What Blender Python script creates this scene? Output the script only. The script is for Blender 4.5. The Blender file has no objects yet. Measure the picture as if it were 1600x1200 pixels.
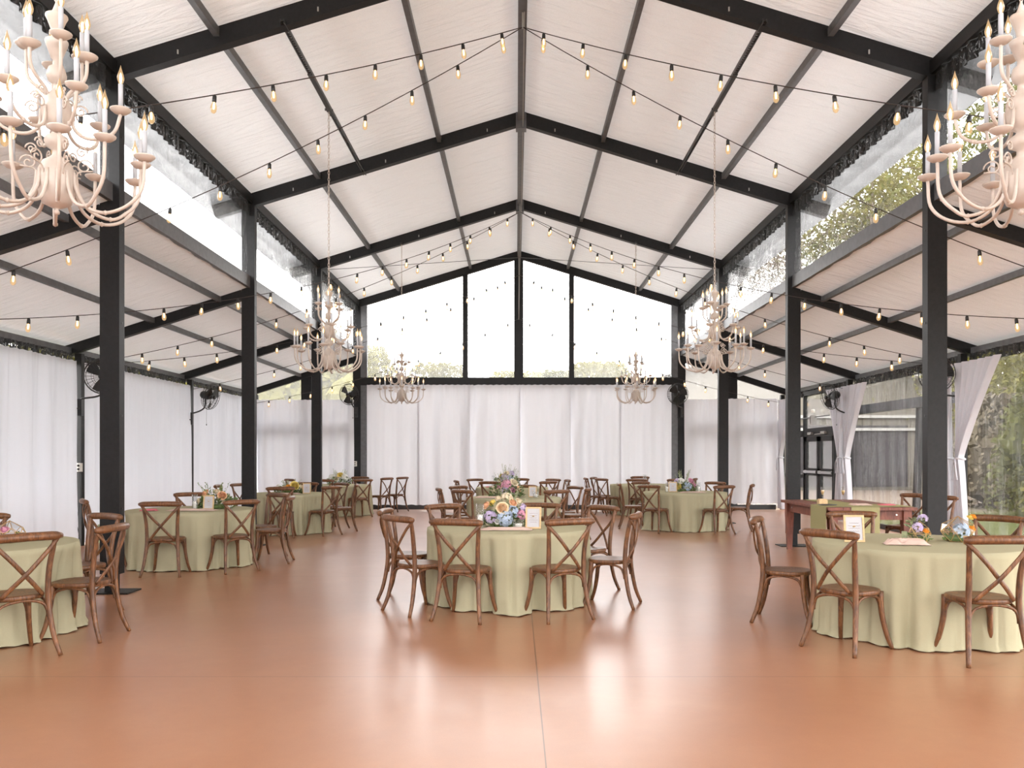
import bpy, math, random
from mathutils import Vector, Matrix
R = math.radians; PI = math.pi
rnd = random.Random(7)
S = bpy.context.scene
COL = S.collection

# ------------------------------------------------------------------ camera, sky, exposure
cam = bpy.data.objects.new('camera', bpy.data.cameras.new('camera')); COL.objects.link(cam)
cam.location = (0, 0, 1.47); cam.rotation_euler = (R(90), 0, 0)
cam.data.sensor_width = 36; cam.data.lens = 36*1320/1600
cam.data.shift_x = -7/1600; cam.data.shift_y = 112/1600
cam.data.clip_end = 500
S.camera = cam
W = bpy.data.worlds.new('overcast_sky'); S.world = W; W.use_nodes = True
WN = W.node_tree.nodes; bgn = WN['Background']
bgn.inputs[0].default_value = (1.0, .985, .975, 1); bgn.inputs[1].default_value = 8.5
S.view_settings.view_transform = 'Standard'; S.view_settings.look = 'None'
S.view_settings.gamma = 1; S.view_settings.use_curve_mapping = False
S.view_settings.exposure = 0.20
S.cycles.max_bounces = 14; S.cycles.diffuse_bounces = 6; S.cycles.transparent_max_bounces = 24
S.cycles.transmission_bounces = 8; S.cycles.sample_clamp_indirect = 6

# ------------------------------------------------------------------ materials
class NT:
    def __init__(s, name):
        s.m = bpy.data.materials.new(name); s.m.use_nodes = True; s.t = s.m.node_tree; s.t.nodes.clear()
        s.out = s.t.nodes.new('ShaderNodeOutputMaterial')
    def n(s, typ, ins=None, **kw):
        d = s.t.nodes.new(typ)
        for k, v in kw.items(): setattr(d, k, v)
        for k, v in (ins or {}).items():
            i = d.inputs[k]
            if isinstance(v, bpy.types.NodeSocket): s.t.links.new(v, i)
            else: i.default_value = v
        return d
    def surf(s, sock): s.t.links.new(sock, s.out.inputs[0]); return s.m
    def ramp(s, fac, stops):
        r = s.n('ShaderNodeValToRGB', {0: fac}); e = r.color_ramp.elements
        while len(e) < len(stops): e.new(.5)
        for k, (p, c) in enumerate(stops): e[k].position = p; e[k].color = (*c, 1)
        return r.outputs[0]
    def coord(s, scale=(1, 1, 1), out='Object'):
        c = s.n('ShaderNodeTexCoord'); mp = s.n('ShaderNodeMapping', {0: c.outputs[out]}); mp.inputs[3].default_value = scale
        return mp.outputs[0]
    def pos(s, scale=(1, 1, 1)):
        g = s.n('ShaderNodeNewGeometry'); mp = s.n('ShaderNodeMapping', {0: g.outputs['Position']}); mp.inputs[3].default_value = scale
        return mp.outputs[0]
    def noise(s, vec, scale, detail=3, rough=.5, dist=0):
        return s.n('ShaderNodeTexNoise', {'Vector': vec, 'Scale': scale, 'Detail': detail, 'Roughness': rough, 'Distortion': dist}).outputs[0]
    def bump(s, h, st, dist=.01):
        return s.n('ShaderNodeBump', {'Height': h, 'Strength': st, 'Distance': dist}).outputs[0]

def pbr(name, col, rough=.5, metal=0, spec=.5, var=0, vscale=8, bump=0, bscale=60):
    t = NT(name); b = t.n('ShaderNodeBsdfPrincipled', {'Base Color': (*col, 1), 'Roughness': rough, 'Metallic': metal, 'Specular IOR Level': spec})
    if var:
        c = t.ramp(t.noise(t.coord(), vscale, 4), [(.3, tuple(x*(1-var) for x in col)), (.7, tuple(min(1, x*(1+var)) for x in col))])
        t.t.links.new(c, b.inputs[0])
    if bump: t.t.links.new(t.bump(t.noise(t.coord(), bscale, 4), bump), b.inputs['Normal'])
    return t.surf(b.outputs[0])

def emit(name, col, st):
    t = NT(name); return t.surf(t.n('ShaderNodeEmission', {0: (*col, 1), 1: st}).outputs[0])

def cloth(name, col, trans, weave=220, bump=.08, wrinkle=0):
    t = NT(name); v = t.coord()
    c = t.ramp(t.noise(v, weave, 2), [(.3, tuple(x*.93 for x in col)), (.7, col)])
    h = t.noise(v, weave, 2)
    kw = {'Height': h, 'Strength': bump, 'Distance': .004}
    nb = t.n('ShaderNodeBump', kw)
    nor = nb.outputs[0]
    if wrinkle:
        wv = t.noise(t.coord((.8, 4.5, .8)), 1.6, 4, .5, 1.0)
        nor = t.n('ShaderNodeBump', {'Height': wv, 'Strength': wrinkle, 'Distance': .13, 'Normal': nor}).outputs[0]
    d = t.n('ShaderNodeBsdfDiffuse', {0: c, 'Normal': nor}); tr = t.n('ShaderNodeBsdfTranslucent', {0: c, 'Normal': nor})
    return t.surf(t.n('ShaderNodeMixShader', {0: trans, 1: d.outputs[0], 2: tr.outputs[0]}).outputs[0])

def clear_film(name, haze, streak, sx=(3, 3, .35), bmp=.5):
    """clear vinyl: see-through, glossy at grazing angles, with milky haze and painted-in reflection streaks"""
    t = NT(name)
    wr = t.noise(t.pos(sx), 2.2, 5, .6, .6)
    nor = t.n('ShaderNodeBump', {'Height': wr, 'Strength': bmp, 'Distance': .05}).outputs[0]
    tr = t.n('ShaderNodeBsdfTransparent', {0: (.96, .965, .97, 1)})
    gl = t.n('ShaderNodeBsdfGlossy', {0: (1, 1, 1, 1), 'Roughness': .06, 'Normal': nor})
    lw = t.n('ShaderNodeLayerWeight', {'Blend': .5, 'Normal': nor})
    pw = t.n('ShaderNodeMath', {0: lw.outputs['Facing'], 1: 4.0}, operation='POWER')
    fr = t.n('ShaderNodeMath', {0: pw.outputs[0], 1: .75, 2: .05}, operation='MULTIPLY_ADD')
    a = t.n('ShaderNodeMixShader', {0: fr.outputs[0], 1: tr.outputs[0], 2: gl.outputs[0]})
    d1 = t.n('ShaderNodeBsdfTranslucent', {0: (.9, .9, .9, 1)})
    sc = t.ramp(t.noise(t.pos(tuple(q*2.2 for q in sx)), 3, 6, .7, .3), [(.52, (haze,)*3), (.75, (haze+streak,)*3)])  # white noise streaks stand in for reflections on the vinyl
    return t.surf(t.n('ShaderNodeMixShader', {0: sc, 1: a.outputs[0], 2: d1.outputs[0]}).outputs[0])

def wood(name, dark, mid, light, rough=.42, scale=1.0):
    t = NT(name); oi = t.n('ShaderNodeObjectInfo')
    v = t.n('ShaderNodeVectorMath', {0: t.coord((14*scale, 14*scale, 2.2*scale)), 1: oi.outputs['Random']}, operation='ADD').outputs[0]
    g = t.noise(v, 3, 6, .65, 1.2); g2 = t.noise(t.coord(), 14*scale, 3)
    c = t.ramp(g, [(.28, dark), (.5, mid), (.74, light)])
    w = t.n('ShaderNodeMix', {0: t.ramp(g2, [(.45, (0,)*3), (.8, (.55,)*3)]), 6: c, 7: (*tuple(x*.55 for x in dark), 1)}, data_type='RGBA').outputs[2]
    b = t.n('ShaderNodeBsdfPrincipled', {'Base Color': w, 'Roughness': rough, 'Normal': t.bump(g, .25, .003)})
    return t.surf(b.outputs[0])

M = {}
M['steel'] = pbr('charcoal_powder_coat', (.0085, .008, .0085), .5, 0, .28, .25, 30, .1, 400)
M['grey'] = pbr('grey_aluminium', (.11, .11, .115), .45, .2, .5, .15, 12)
M['galv'] = pbr('bright_metal', (.5, .5, .5), .3, .9)
M['roof'] = cloth('white_tent_fabric', (.80, .80, .80), .045, 90, .05, .55)
M['drape'] = cloth('white_sheer_drape', (.66, .675, .73), .085, 260, .1)
M['sheer'] = cloth('white_back_drape', (.70, .70, .735), .14, 260, .1)
M['swag'] = cloth('white_drape_tied', (.64, .635, .68), .08, 260, .1)
M['sage'] = cloth('sage_linen', (.43, .40, .27), .04, 300, .25)
M['runner'] = cloth('sage_runner', (.34, .315, .165), .05, 300, .25)
M['blush'] = cloth('blush_gauze', (.68, .51, .44), .1, 260, .3)
M['rosecloth'] = cloth('rose_napkin', (.62, .17, .2), .1, 260, .3)
M['film'] = clear_film('clear_vinyl', .008, .13)
M['gable'] = clear_film('clear_vinyl_hazy', .12, .03)
M['clere'] = clear_film('clear_vinyl_clerestory', .01, .04, (.5, 3, 2))
M['glass'] = clear_film('thin_glass', .03, .0, bmp=0)
M['chair'] = wood('brown_oak', (.032, .0125, .0045), (.148, .058, .020), (.275, .122, .048))
M['red'] = wood('red_brown_wood', (.085, .022, .013), (.18, .050, .028), (.27, .09, .05), .5, .5)
M['white'] = pbr('antique_white_paint', (.52, .445, .39), .42, 0, .5, .06, 20)
M['candle'] = pbr('candle_sleeve', (.45, .465, .50), .5)
M['flame'] = emit('candle_bulb_glow', (1, .66, .34), 10)
M['filament'] = emit('filament_glow', (1, .66, .30), 12)
M['black'] = pbr('black_plastic', (.012, .011, .011), .4)
M['cable'] = pbr('black_brown_cable', (.03, .018, .014), .6)
M['eave'] = pbr('grey_eave_vinyl', (.19, .193, .20), .35, 0, .5, .3, 2, .6, 3)
M['gold'] = pbr('pale_gold', (.72, .50, .24), .35, .7)
M['oakframe'] = pbr('light_wood_frame', (.60, .42, .22), .5, 0, .4, .12, 40)
M['paper'] = pbr('white_paper', (.50, .50, .53), .6)
M['ink'] = pbr('faint_ink', (.30, .22, .22), .7)
M['wax'] = pbr('white_wax', (.86, .84, .78), .45)
M['plate'] = pbr('dark_slate', (.05, .05, .055), .5)
M['outlet'] = pbr('outlet_plastic', (.62, .60, .55), .5)
M['peach'] = cloth('peach_petal', (.86, .52, .32), .2, 80)
M['cream'] = cloth('cream_petal', (.88, .78, .60), .2, 80)
M['hero'] = cloth('peach_cream_petal', (.90, .70, .48), .2, 80)
M['lav'] = cloth('lavender_petal', (.64, .54, .74), .2, 80)
M['blue'] = cloth('blue_petal', (.54, .64, .78), .2, 80)
M['pink'] = cloth('pink_petal', (.80, .42, .55), .2, 80)
M['orange'] = cloth('orange_petal', (.85, .38, .06), .2, 80)
M['yellow'] = cloth('yellow_petal', (.85, .68, .20), .2, 80)
M['wpetal'] = cloth('white_petal', (.86, .86, .82), .2, 80)
M['leaf'] = pbr('leaf_green', (.13, .19, .06), .5, 0, .4, .4, 30)
M['leaf2'] = pbr('grey_green_leaf', (.27, .30, .17), .6, 0, .4, .35, 30)
M['bark'] = pbr('bark', (.12, .09, .07), .9, 0, .2, .3, 6)
M['tree'] = cloth('spring_leaf', (.14, .13, .038), .35, 3, 0)
M['tree2'] = cloth('dark_leaf', (.085, .088, .03), .3, 3, 0)
M['tree3'] = cloth('bare_twig_haze', (.125, .105, .075), .2, 3, 0)
M['trimw'] = pbr('white_trim', (.34, .33, .31), .5)
M['shade'] = pbr('opening_shade', (.036, .032, .034), .7, 0, .3, .25, 3)  # dark colour stands for the shade inside the barn opening

t_ = NT('amber_bulb_glass')
tr_ = t_.n('ShaderNodeBsdfTransparent', {0: (1, .90, .76, 1)}); gl_ = t_.n('ShaderNodeBsdfGlossy', {'Roughness': .03}); fr_ = t_.n('ShaderNodeLayerWeight', {'Blend': .15}); em_ = t_.n('ShaderNodeEmission', {0: (1, .66, .34, 1), 1: .8})
mx_ = t_.n('ShaderNodeMixShader', {0: fr_.outputs['Facing'], 1: tr_.outputs[0], 2: gl_.outputs[0]})
M['amber'] = t_.surf(t_.n('ShaderNodeMixShader', {0: .5, 1: mx_.outputs[0], 2: em_.outputs[0]}).outputs[0])
def floor_mat():
    t = NT('stained_concrete'); p = t.pos()
    big = t.noise(p, .55, 5, .6, .4); fine = t.noise(p, 9, 6, .7); sp = t.noise(p, 120, 2)
    c = t.ramp(big, [(.3, (.325, .142, .071)), (.55, (.385, .178, .092)), (.75, (.43, .222, .125))])
    c = t.n('ShaderNodeMix', {0: t.ramp(fine, [(.3, (0,)*3), (.8, (.35,)*3)]), 6: c, 7: (.29, .128, .067, 1)}, data_type='RGBA').outputs[2]
    c = t.n('ShaderNodeMix', {0: t.ramp(sp, [(.45, (0,)*3), (.85, (.12,)*3)]), 6: c, 7: (.52, .32, .21, 1)}, data_type='RGBA').outputs[2]
    xyz = t.n('ShaderNodeSeparateXYZ', {0: p})
    def groove(sock, at, every):
        a = t.n('ShaderNodeMath', {0: sock, 1: at}, operation='SUBTRACT').outputs[0]
        w = t.n('ShaderNodeMath', {0: a, 1: every/2, 2: -every/2}, operation='WRAP').outputs[0]
        ab = t.n('ShaderNodeMath', {0: w}, operation='ABSOLUTE').outputs[0]
        return t.n('ShaderNodeMath', {0: ab, 1: .0035}, operation='LESS_THAN').outputs[0]
    g = t.n('ShaderNodeMath', {0: groove(xyz.outputs[0], .14, 4.6), 1: groove(xyz.outputs[1], 5.62, 4.67)}, operation='MAXIMUM').outputs[0]
    c = t.n('ShaderNodeMix', {0: t.n('ShaderNodeMath', {0: g, 1: .8}, operation='MULTIPLY').outputs[0], 6: c, 7: (.06, .025, .015, 1)}, data_type='RGBA').outputs[2]
    r = t.ramp(t.noise(p, 1.3, 5, .65), [(.3, (.278,)*3), (.7, (.315,)*3)])
    b = t.n('ShaderNodeBsdfPrincipled', {'Base Color': c, 'Roughness': r, 'Specular IOR Level': .72, 'Coat Weight': .25, 'Coat Roughness': .28})
    return t.surf(b.outputs[0])
M['floor'] = floor_mat()

def ground_mat():
    t = NT('grass_and_gravel'); p = t.pos()
    g = t.ramp(t.noise(p, .35, 6, .65), [(.38, (.05, .06, .014)), (.55, (.065, .072, .02)), (.66, (.08, .055, .036)), (.8, (.05, .058, .016))])
    f = t.noise(p, 7, 6, .7)
    g = t.n('ShaderNodeMix', {0: t.ramp(f, [(.4, (0,)*3), (.7, (.5,)*3)]), 6: g, 7: (.026, .031, .009, 1)}, data_type='RGBA').outputs[2]
    xyz = t.n('ShaderNodeSeparateXYZ', {0: p})
    yy = t.n('ShaderNodeMath', {0: t.noise(p, .5, 3), 1: 6.0, 2: xyz.outputs[1]}, operation='MULTIPLY_ADD').outputs[0]
    k = t.n('ShaderNodeMapRange', {0: yy, 1: 27.0, 2: 29.5}).outputs[0]
    gr = t.ramp(t.noise(p, 20, 4), [(.3, (.085, .065, .05)), (.7, (.115, .09, .072))])
    c = t.n('ShaderNodeMix', {0: k, 6: g, 7: gr}, data_type='RGBA').outputs[2]
    return t.surf(t.n('ShaderNodeBsdfPrincipled', {'Base Color': c, 'Roughness': .95, 'Specular IOR Level': .1}).outputs[0])
M['ground'] = ground_mat()

def siding_mat(name, col, vertical=True, pitch=.23):
    t = NT(name); xyz = t.n('ShaderNodeSeparateXYZ', {0: t.pos()})
    s = t.n('ShaderNodeMath', {0: xyz.outputs[0], 1: xyz.outputs[1]}, operation='ADD').outputs[0] if vertical else xyz.outputs[2]
    w = t.n('ShaderNodeMath', {0: s, 1: pitch, 2: 0.0}, operation='WRAP').outputs[0]
    l = t.n('ShaderNodeMath', {0: w, 1: pitch*.16}, operation='LESS_THAN').outputs[0]
    c = t.n('ShaderNodeMix', {0: l, 6: (*col, 1), 7: (*tuple(x*.62 for x in col), 1)}, data_type='RGBA').outputs[2]
    return t.surf(t.n('ShaderNodeBsdfPrincipled', {'Base Color': c, 'Roughness': .6, 'Normal': t.bump(w, .4, .03)}).outputs[0])
M['siding'] = siding_mat('cream_metal_siding', (.14, .125, .10))

def valance_mat():
    t = NT('crinkled_dark_vinyl'); n1 = t.noise(t.pos((9, 9, 5)), 2.2, 5, .7, 1.5)
    b = t.n('ShaderNodeBsdfPrincipled', {'Base Color': (.03, .03, .032, 1), 'Roughness': .12, 'Normal': t.n('ShaderNodeBump', {'Height': n1, 'Strength': 1, 'Distance': .08}).outputs[0]})
    tr = t.n('ShaderNodeBsdfTransparent')
    return t.surf(t.n('ShaderNodeMixShader', {0: t.ramp(n1, [(.55, (0,)*3), (.60, (.75,)*3)]), 1: b.outputs[0], 2: tr.outputs[0]}).outputs[0])
M['valance'] = valance_mat()

# ------------------------------------------------------------------ mesh helpers
class MB:
    def __init__(s): s.v = []; s.f = []
    def add(s, vs, fs):
        o = len(s.v); s.v += [tuple(p) for p in vs]; s.f += [tuple(i+o for i in q) for q in fs]; return s
    def box(s, x0, x1, y0, y1, z0, z1):
        return s.add([(x0,y0,z0),(x1,y0,z0),(x1,y1,z0),(x0,y1,z0),(x0,y0,z1),(x1,y0,z1),(x1,y1,z1),(x0,y1,z1)],
                     [(0,3,2,1),(4,5,6,7),(0,1,5,4),(1,2,6,5),(2,3,7,6),(3,0,4,7)])
    def beam(s, a, b, w, h, up=(0, 0, 1)):
        a, b = Vector(a), Vector(b); d = (b-a).normalized(); x = d.cross(Vector(up)).normalized(); z = x.cross(d)
        vs = []
        for p in (a, b):
            for i, j in ((-1,-1),(1,-1),(1,1),(-1,1)): vs.append(p+x*(w/2*i)+z*(h/2*j))
        return s.add(vs, [(0,1,2,3),(7,6,5,4),(0,4,5,1),(1,5,6,2),(2,6,7,3),(3,7,4,0)])
    def tube(s, pts, r, n=8, closed=False, flat=1.0, up=None):
        """round (or, with flat<1, oval) tube along points; r is one radius or one per point"""
        P = [Vector(p) for p in pts]; k = len(P); rr = r if isinstance(r, (list, tuple)) else [r]*k
        vs = []; prev = None
        for i, p in enumerate(P):
            if closed: d = P[(i+1) % k]-P[i-1]
            else: d = P[min(i+1, k-1)]-P[max(i-1, 0)]
            d.normalize()
            if prev is None:
                u = Vector(up) if up else (Vector((0,0,1)) if abs(d.z) < .9 else Vector((1,0,0)))
            else: u = prev
            u = (u-d*u.dot(d)).normalized(); prev = u; w = d.cross(u)
            for j in range(n):
                a = 2*PI*j/n; vs.append(p+u*(math.cos(a)*rr[i]*flat)+w*(math.sin(a)*rr[i]))
        fs = []
        for i in range(k if closed else k-1):
            b0, b1 = i*n, ((i+1) % k)*n
            for j in range(n): fs.append((b0+j, b0+(j+1) % n, b1+(j+1) % n, b1+j))
        if not closed: fs += [tuple(range(n-1, -1, -1)), tuple((k-1)*n+j for j in range(n))]
        return s.add(vs, fs)
    def lathe(s, prof, n=16, c=(0, 0, 0)):
        vs = []; fs = []
        for r, z in prof:
            for j in range(n):
                a = 2*PI*j/n; vs.append((c[0]+max(r, .0003)*math.cos(a), c[1]+max(r, .0003)*math.sin(a), c[2]+z))
        for i in range(len(prof)-1):
            for j in range(n): fs.append((i*n+j, i*n+(j+1) % n, (i+1)*n+(j+1) % n, (i+1)*n+j))
        fs += [tuple(range(n-1, -1, -1)), tuple((len(prof)-1)*n+j for j in range(n))]
        return s.add(vs, fs)
    def grid(s, fn, nu, nv, cu=False):
        vs = [fn(i/nu, j/nv) for j in range(nv+1) for i in range(nu if cu else nu+1)]
        m = nu if cu else nu+1
        return s.add(vs, [(j*m+i, j*m+(i+1) % m, (j+1)*m+(i+1) % m, (j+1)*m+i) for j in range(nv) for i in range(nu)])
    def quad(s, c, u, v):
        c, u, v = Vector(c), Vector(u), Vector(v); return s.add([c-u-v, c+u-v, c+u+v, c-u+v], [(0,1,2,3)])
    def xf(s, m): s.v = [tuple(m @ Vector(p)) for p in s.v]; return s
    def build(s, name, mat, parent=None, smooth=False, loc=None):
        me = bpy.data.meshes.new(name); me.from_pydata(s.v, [], s.f); me.materials.append(M[mat] if isinstance(mat, str) else mat)
        if smooth: me.polygons.foreach_set('use_smooth', [True]*len(me.polygons))
        me.update(); o = bpy.data.objects.new(name, me); COL.objects.link(o)
        if parent: o.parent = parent
        if loc: o.location = loc
        return o

def tag(o, label=None, cat=None, group=None, kind=None):
    if label: o['label'] = label
    if cat: o['category'] = cat
    if group: o['group'] = group
    if kind: o['kind'] = kind
    return o
def thing(name, label, cat, loc=(0, 0, 0), rz=0, group=None, kind=None):
    o = bpy.data.objects.new(name, None); COL.objects.link(o); o.location = loc; o.rotation_euler = (0, 0, rz); o.empty_display_size = .1
    return tag(o, label, cat, group, kind)
KIDS = {}
def copy_tree(o, parent=None):
    c = o.copy(); COL.objects.link(c); c.parent = parent
    for ch in KIDS.get(o.name) or list(o.children): copy_tree(ch, c)
    return c
def dup(o, loc, rz, label, group=None):
    c = copy_tree(o); c.location = loc; c.rotation_euler = (0, 0, rz); c['label'] = label
    if group: c['group'] = group
    return c
def bez(p, n):
    p = [Vector(q) for q in p]; out = []
    for i in range(n+1):
        t = i/n; q = list(p)
        while len(q) > 1: q = [a.lerp(b, t) for a, b in zip(q, q[1:])]
        out.append(q[0])
    return out
def spline(p, n):
    """Catmull-Rom through the points"""
    p = [Vector(q) for q in p]; p = [p[0]*2-p[1]]+p+[p[-1]*2-p[-2]]; out = []
    for i in range(1, len(p)-2):
        for k in range(n):
            t = k/n; a, b, c, d = p[i-1:i+3]
            out.append(.5*((2*b)+(c-a)*t+(2*a-5*b+4*c-d)*t*t+(3*b-a-3*c+d)*t**3))
    return out+[p[-2]]

# ------------------------------------------------------------------ setting: floor, frames, roof
X0 = .075                                   # centre line of the tent
FR = [-4.90, -.23, 4.44, 9.11, 13.78, 18.45, 23.12]
NAVE, OUT = 4.435, 7.20
roofz = lambda a: 7.07-.305*a               # underside of the nave fabric at |x-X0| = a
aislz = lambda a: 4.20-.319*(a-4.44)
sides = ((-1, 'left'), (1, 'right'))
ordn = ['rear', 'first', 'second', 'third', 'fourth', 'fifth', 'last']

tag(MB().box(-7.6, 7.75, -6.5, 23.45, -.15, 0).build('floor', 'floor'), 'polished brown stained concrete floor with score lines', 'floor', kind='structure')
tag(MB().add([(-260, -60, -.16), (260, -60, -.16), (260, 400, -.16), (-260, 400, -.16)], [(0,1,2,3)]).build('ground', 'ground'),
    'grass and gravel ground outside the tent', 'ground', kind='structure')

for i, y in enumerate(FR):
    last = i == 6
    for sg, sd in sides:
        # nave column with a jacked foot
        if i >= 1:
            cx = X0+sg*NAVE
            c = MB().box(cx-.105, cx+.105, y-.06, y+.06, .2, 5.56+.305*.1).build('nave_column', 'steel')
            tag(c, f'charcoal steel column on the {sd} of the nave, {ordn[i]} from the camera', 'column', kind='structure')
            MB().box(cx-.06, cx+.06, y-.045, y+.045, .012, .2).build('base_stem', 'steel', c)
            MB().box(cx-.24, cx+.24, y-.17, y+.17, .0, .014).build('base_plate', 'steel', c)
            b = MB()
            for zz in (.9, 1.9, 2.9, 3.9, 4.9):
                b.lathe([(0, -.006), (.012, -.006), (.012, .004), (0, .004)], 8)
                b.v[-32:] = [(cx+.105*-sg+p[2]*-sg, y+p[0], zz+p[1]) for p in b.v[-32:]]
            b.build('bolt', 'black', c)
        # nave rafter
        a, z0 = Vector((X0, y, 6.965)), Vector((X0+sg*5.0, y, 6.965-.305*5.0))
        r = MB().beam(a, z0, .12, .205).build('nave_rafter', 'steel')
        tag(r, f'black sloping roof rafter of the {ordn[i]} frame, {sd} slope', 'rafter', kind='structure')
        if i in (3, 4, 5):
            m = MB()
            for q in (.55, 2.2, 3.7): m.beam((X0+sg*q, y-.065, 6.90-.305*q), (X0+sg*q, y-.065, 6.945-.305*q), .014, .014, (0, 1, 0))
            m.build('clip', 'trimw', r)
        # aisle rafter
        if i >= 2:
            p, q = Vector((X0+sg*4.53, y, aislz(4.53)-.08)), Vector((X0+sg*7.42, y, aislz(7.42)-.08))
            r = MB().beam(p, q, .11, .155).build('aisle_rafter', 'steel')
            tag(r, f'black rafter of the low {sd} aisle roof at the {ordn[i]} frame', 'rafter', kind='structure')
        # outer wall post
        if i >= 3:
            ox = X0+sg*OUT
            w = MB().box(ox-.055, ox+.055, y-.05, y+.05, 0, 3.13).build('wall_post', 'steel')
            tag(w, f'dark outer wall post, {sd} wall, {ordn[i]} frame', 'post', kind='structure')

def sheet(name, a0, a1, zf, y0, y1, sg, mat, label, sagamp=.025):
    def fn(u, v):
        a = a0+(a1-a0)*u; y = y0+(y1-y0)*v
        sag = sagamp*math.sin(PI*v)*math.sin(PI*min(1, max(0, (u*3) % 1)))
        wr = .006*math.sin(y*9+7*math.sin(a*2.1+y0))*math.sin(PI*v)
        return (X0+sg*a, y, zf(a)+sag*.6+wr)
    o = MB().grid(fn, 36, 40).build(name, mat, smooth=True)
    return tag(o, label, 'tent roof', kind='structure')

k = 0
for i in range(6):
    y0, y1 = FR[i], FR[i+1]
    for sg, sd in sides:
        k += 1
        sheet(f'ceiling_{k}', 0, 4.50, roofz, y0, y1+(.12 if i == 5 else 0), sg, 'roof', f'white fabric roof panel on the {sd} nave slope, bay {i+1}')
        k += 1
        sheet(f'ceiling_{k}', 4.42, 7.45, lambda a: aislz(a)+.005, y0, y1+(.12 if i == 5 else 0), sg, 'roof', f'white fabric roof panel over the {sd} aisle, bay {i+1}')
        if i < 2: continue
        sheet('eave_overhang', 4.50, 5.15, roofz, y0, y1, sg, 'eave', f'grey vinyl eave overhang outside the {sd} clerestory, bay {i+1}')
        L = lambda w: f'{w}, {sd} side, between the {ordn[i]} and {ordn[i+1]} frames'
        ya, yb = y0+.06, y1-.06
        for a, nm in ((1.33, 'upper'), (3.29, 'lower')):
            tag(MB().box(X0+sg*a-.033, X0+sg*a+.033, ya, yb, roofz(a)-.105, roofz(a)-.012).build('purlin', 'grey'), L(f'grey {nm} nave purlin'), 'purlin', kind='structure')
        a = NAVE-.02
        tag(MB().box(X0+sg*a-.06, X0+sg*a+.06, ya, yb, roofz(a)-.17, roofz(a)-.02).build('eave_beam', 'steel'), L('dark eave beam under the nave roof'), 'beam', kind='structure')
        for a in (4.90, 5.98):
            tag(MB().box(X0+sg*a-.03, X0+sg*a+.03, ya, yb, aislz(a)-.085, aislz(a)-.004).build('purlin', 'grey'), L('grey aisle purlin' if a < 5 else 'grey lower aisle purlin'), 'purlin', kind='structure')
        tag(MB().box(X0+sg*4.45-.05, X0+sg*4.45+.05, ya, yb, 4.20, 4.39).build('sill_beam', 'grey'), L('grey beam below the clerestory'), 'beam', kind='structure')
        tag(MB().box(X0+sg*7.36-.06, X0+sg*7.36+.06, ya, yb, 3.10, 3.225).build('wall_plate', 'grey'), L('grey wall plate on top of the outer wall'), 'beam', kind='structure')
        # clear clerestory film and the crinkled bands over it
        def fc(u, v, sg=sg): return (X0+sg*(4.45+.012*math.sin(u*23+v*5)), ya+(yb-ya)*u, 4.38+v*1.25)
        tag(MB().grid(fc, 40, 6).build(f'window_{k+20}', 'clere', smooth=True), L('clear vinyl clerestory strip'), 'window', kind='structure')
        def fv(u, v, sg=sg): return (X0+sg*(4.40+.018*math.sin(u*170)+.012*math.sin(u*71)), ya+(yb-ya)*u, 5.36+v*.19)
        tag(MB().grid(fv, 260, 3).build('eave_valance', 'valance', smooth=True), L('crinkled dark vinyl band under the eave'), 'valance', kind='structure')
        def fw(u, v, sg=sg): return (X0+sg*(7.27+.018*math.sin(u*190)+.012*math.sin(u*67)), ya+(yb-ya)*u, 2.96+v*.17)
        if i >= 3: tag(MB().grid(fw, 260, 3).build('wall_valance', 'valance', smooth=True), L('crinkled dark vinyl band above the wall drapes'), 'valance', kind='structure')
    if i >= 2:
        r = MB().box(X0-.055, X0+.055, y0, y1, 6.90, 7.05).build('ridge_beam', 'grey')
        tag(r, f'grey ridge beam between the {ordn[i]} and {ordn[i+1]} frames', 'beam', kind='structure')
for y in FR[3:6]:
    tag(MB().box(X0-.085, X0+.085, y-.09, y+.09, 6.78, 7.04).build('ridge_bracket', 'grey'), f'grey bracket at the roof peak of the {ordn[FR.index(y)]} frame', 'bracket', kind='structure')

# perforated struts that carry the chandeliers
for sg, sd in sides:
    x = X0+sg*2.57; z = 6.10; m = MB(); y0, y1 = FR[3]-.12, FR[4]+.12
    m.box(x-.026, x-.014, y0, y1, z-.02, z+.02); m.box(x+.014, x+.026, y0, y1, z-.02, z+.02)
    y = y0
    while y < y1: m.box(x-.014, x+.014, y, y+.028, z-.004, z+.004); y += .055
    m.box(x-.03, x+.03, 10.2, 11.45, z-.03, z-.021)
    tag(m.build('perforated_strut', 'black'), f'long black perforated steel strut under the {sd} roof slope', 'strut', kind='structure')

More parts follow.
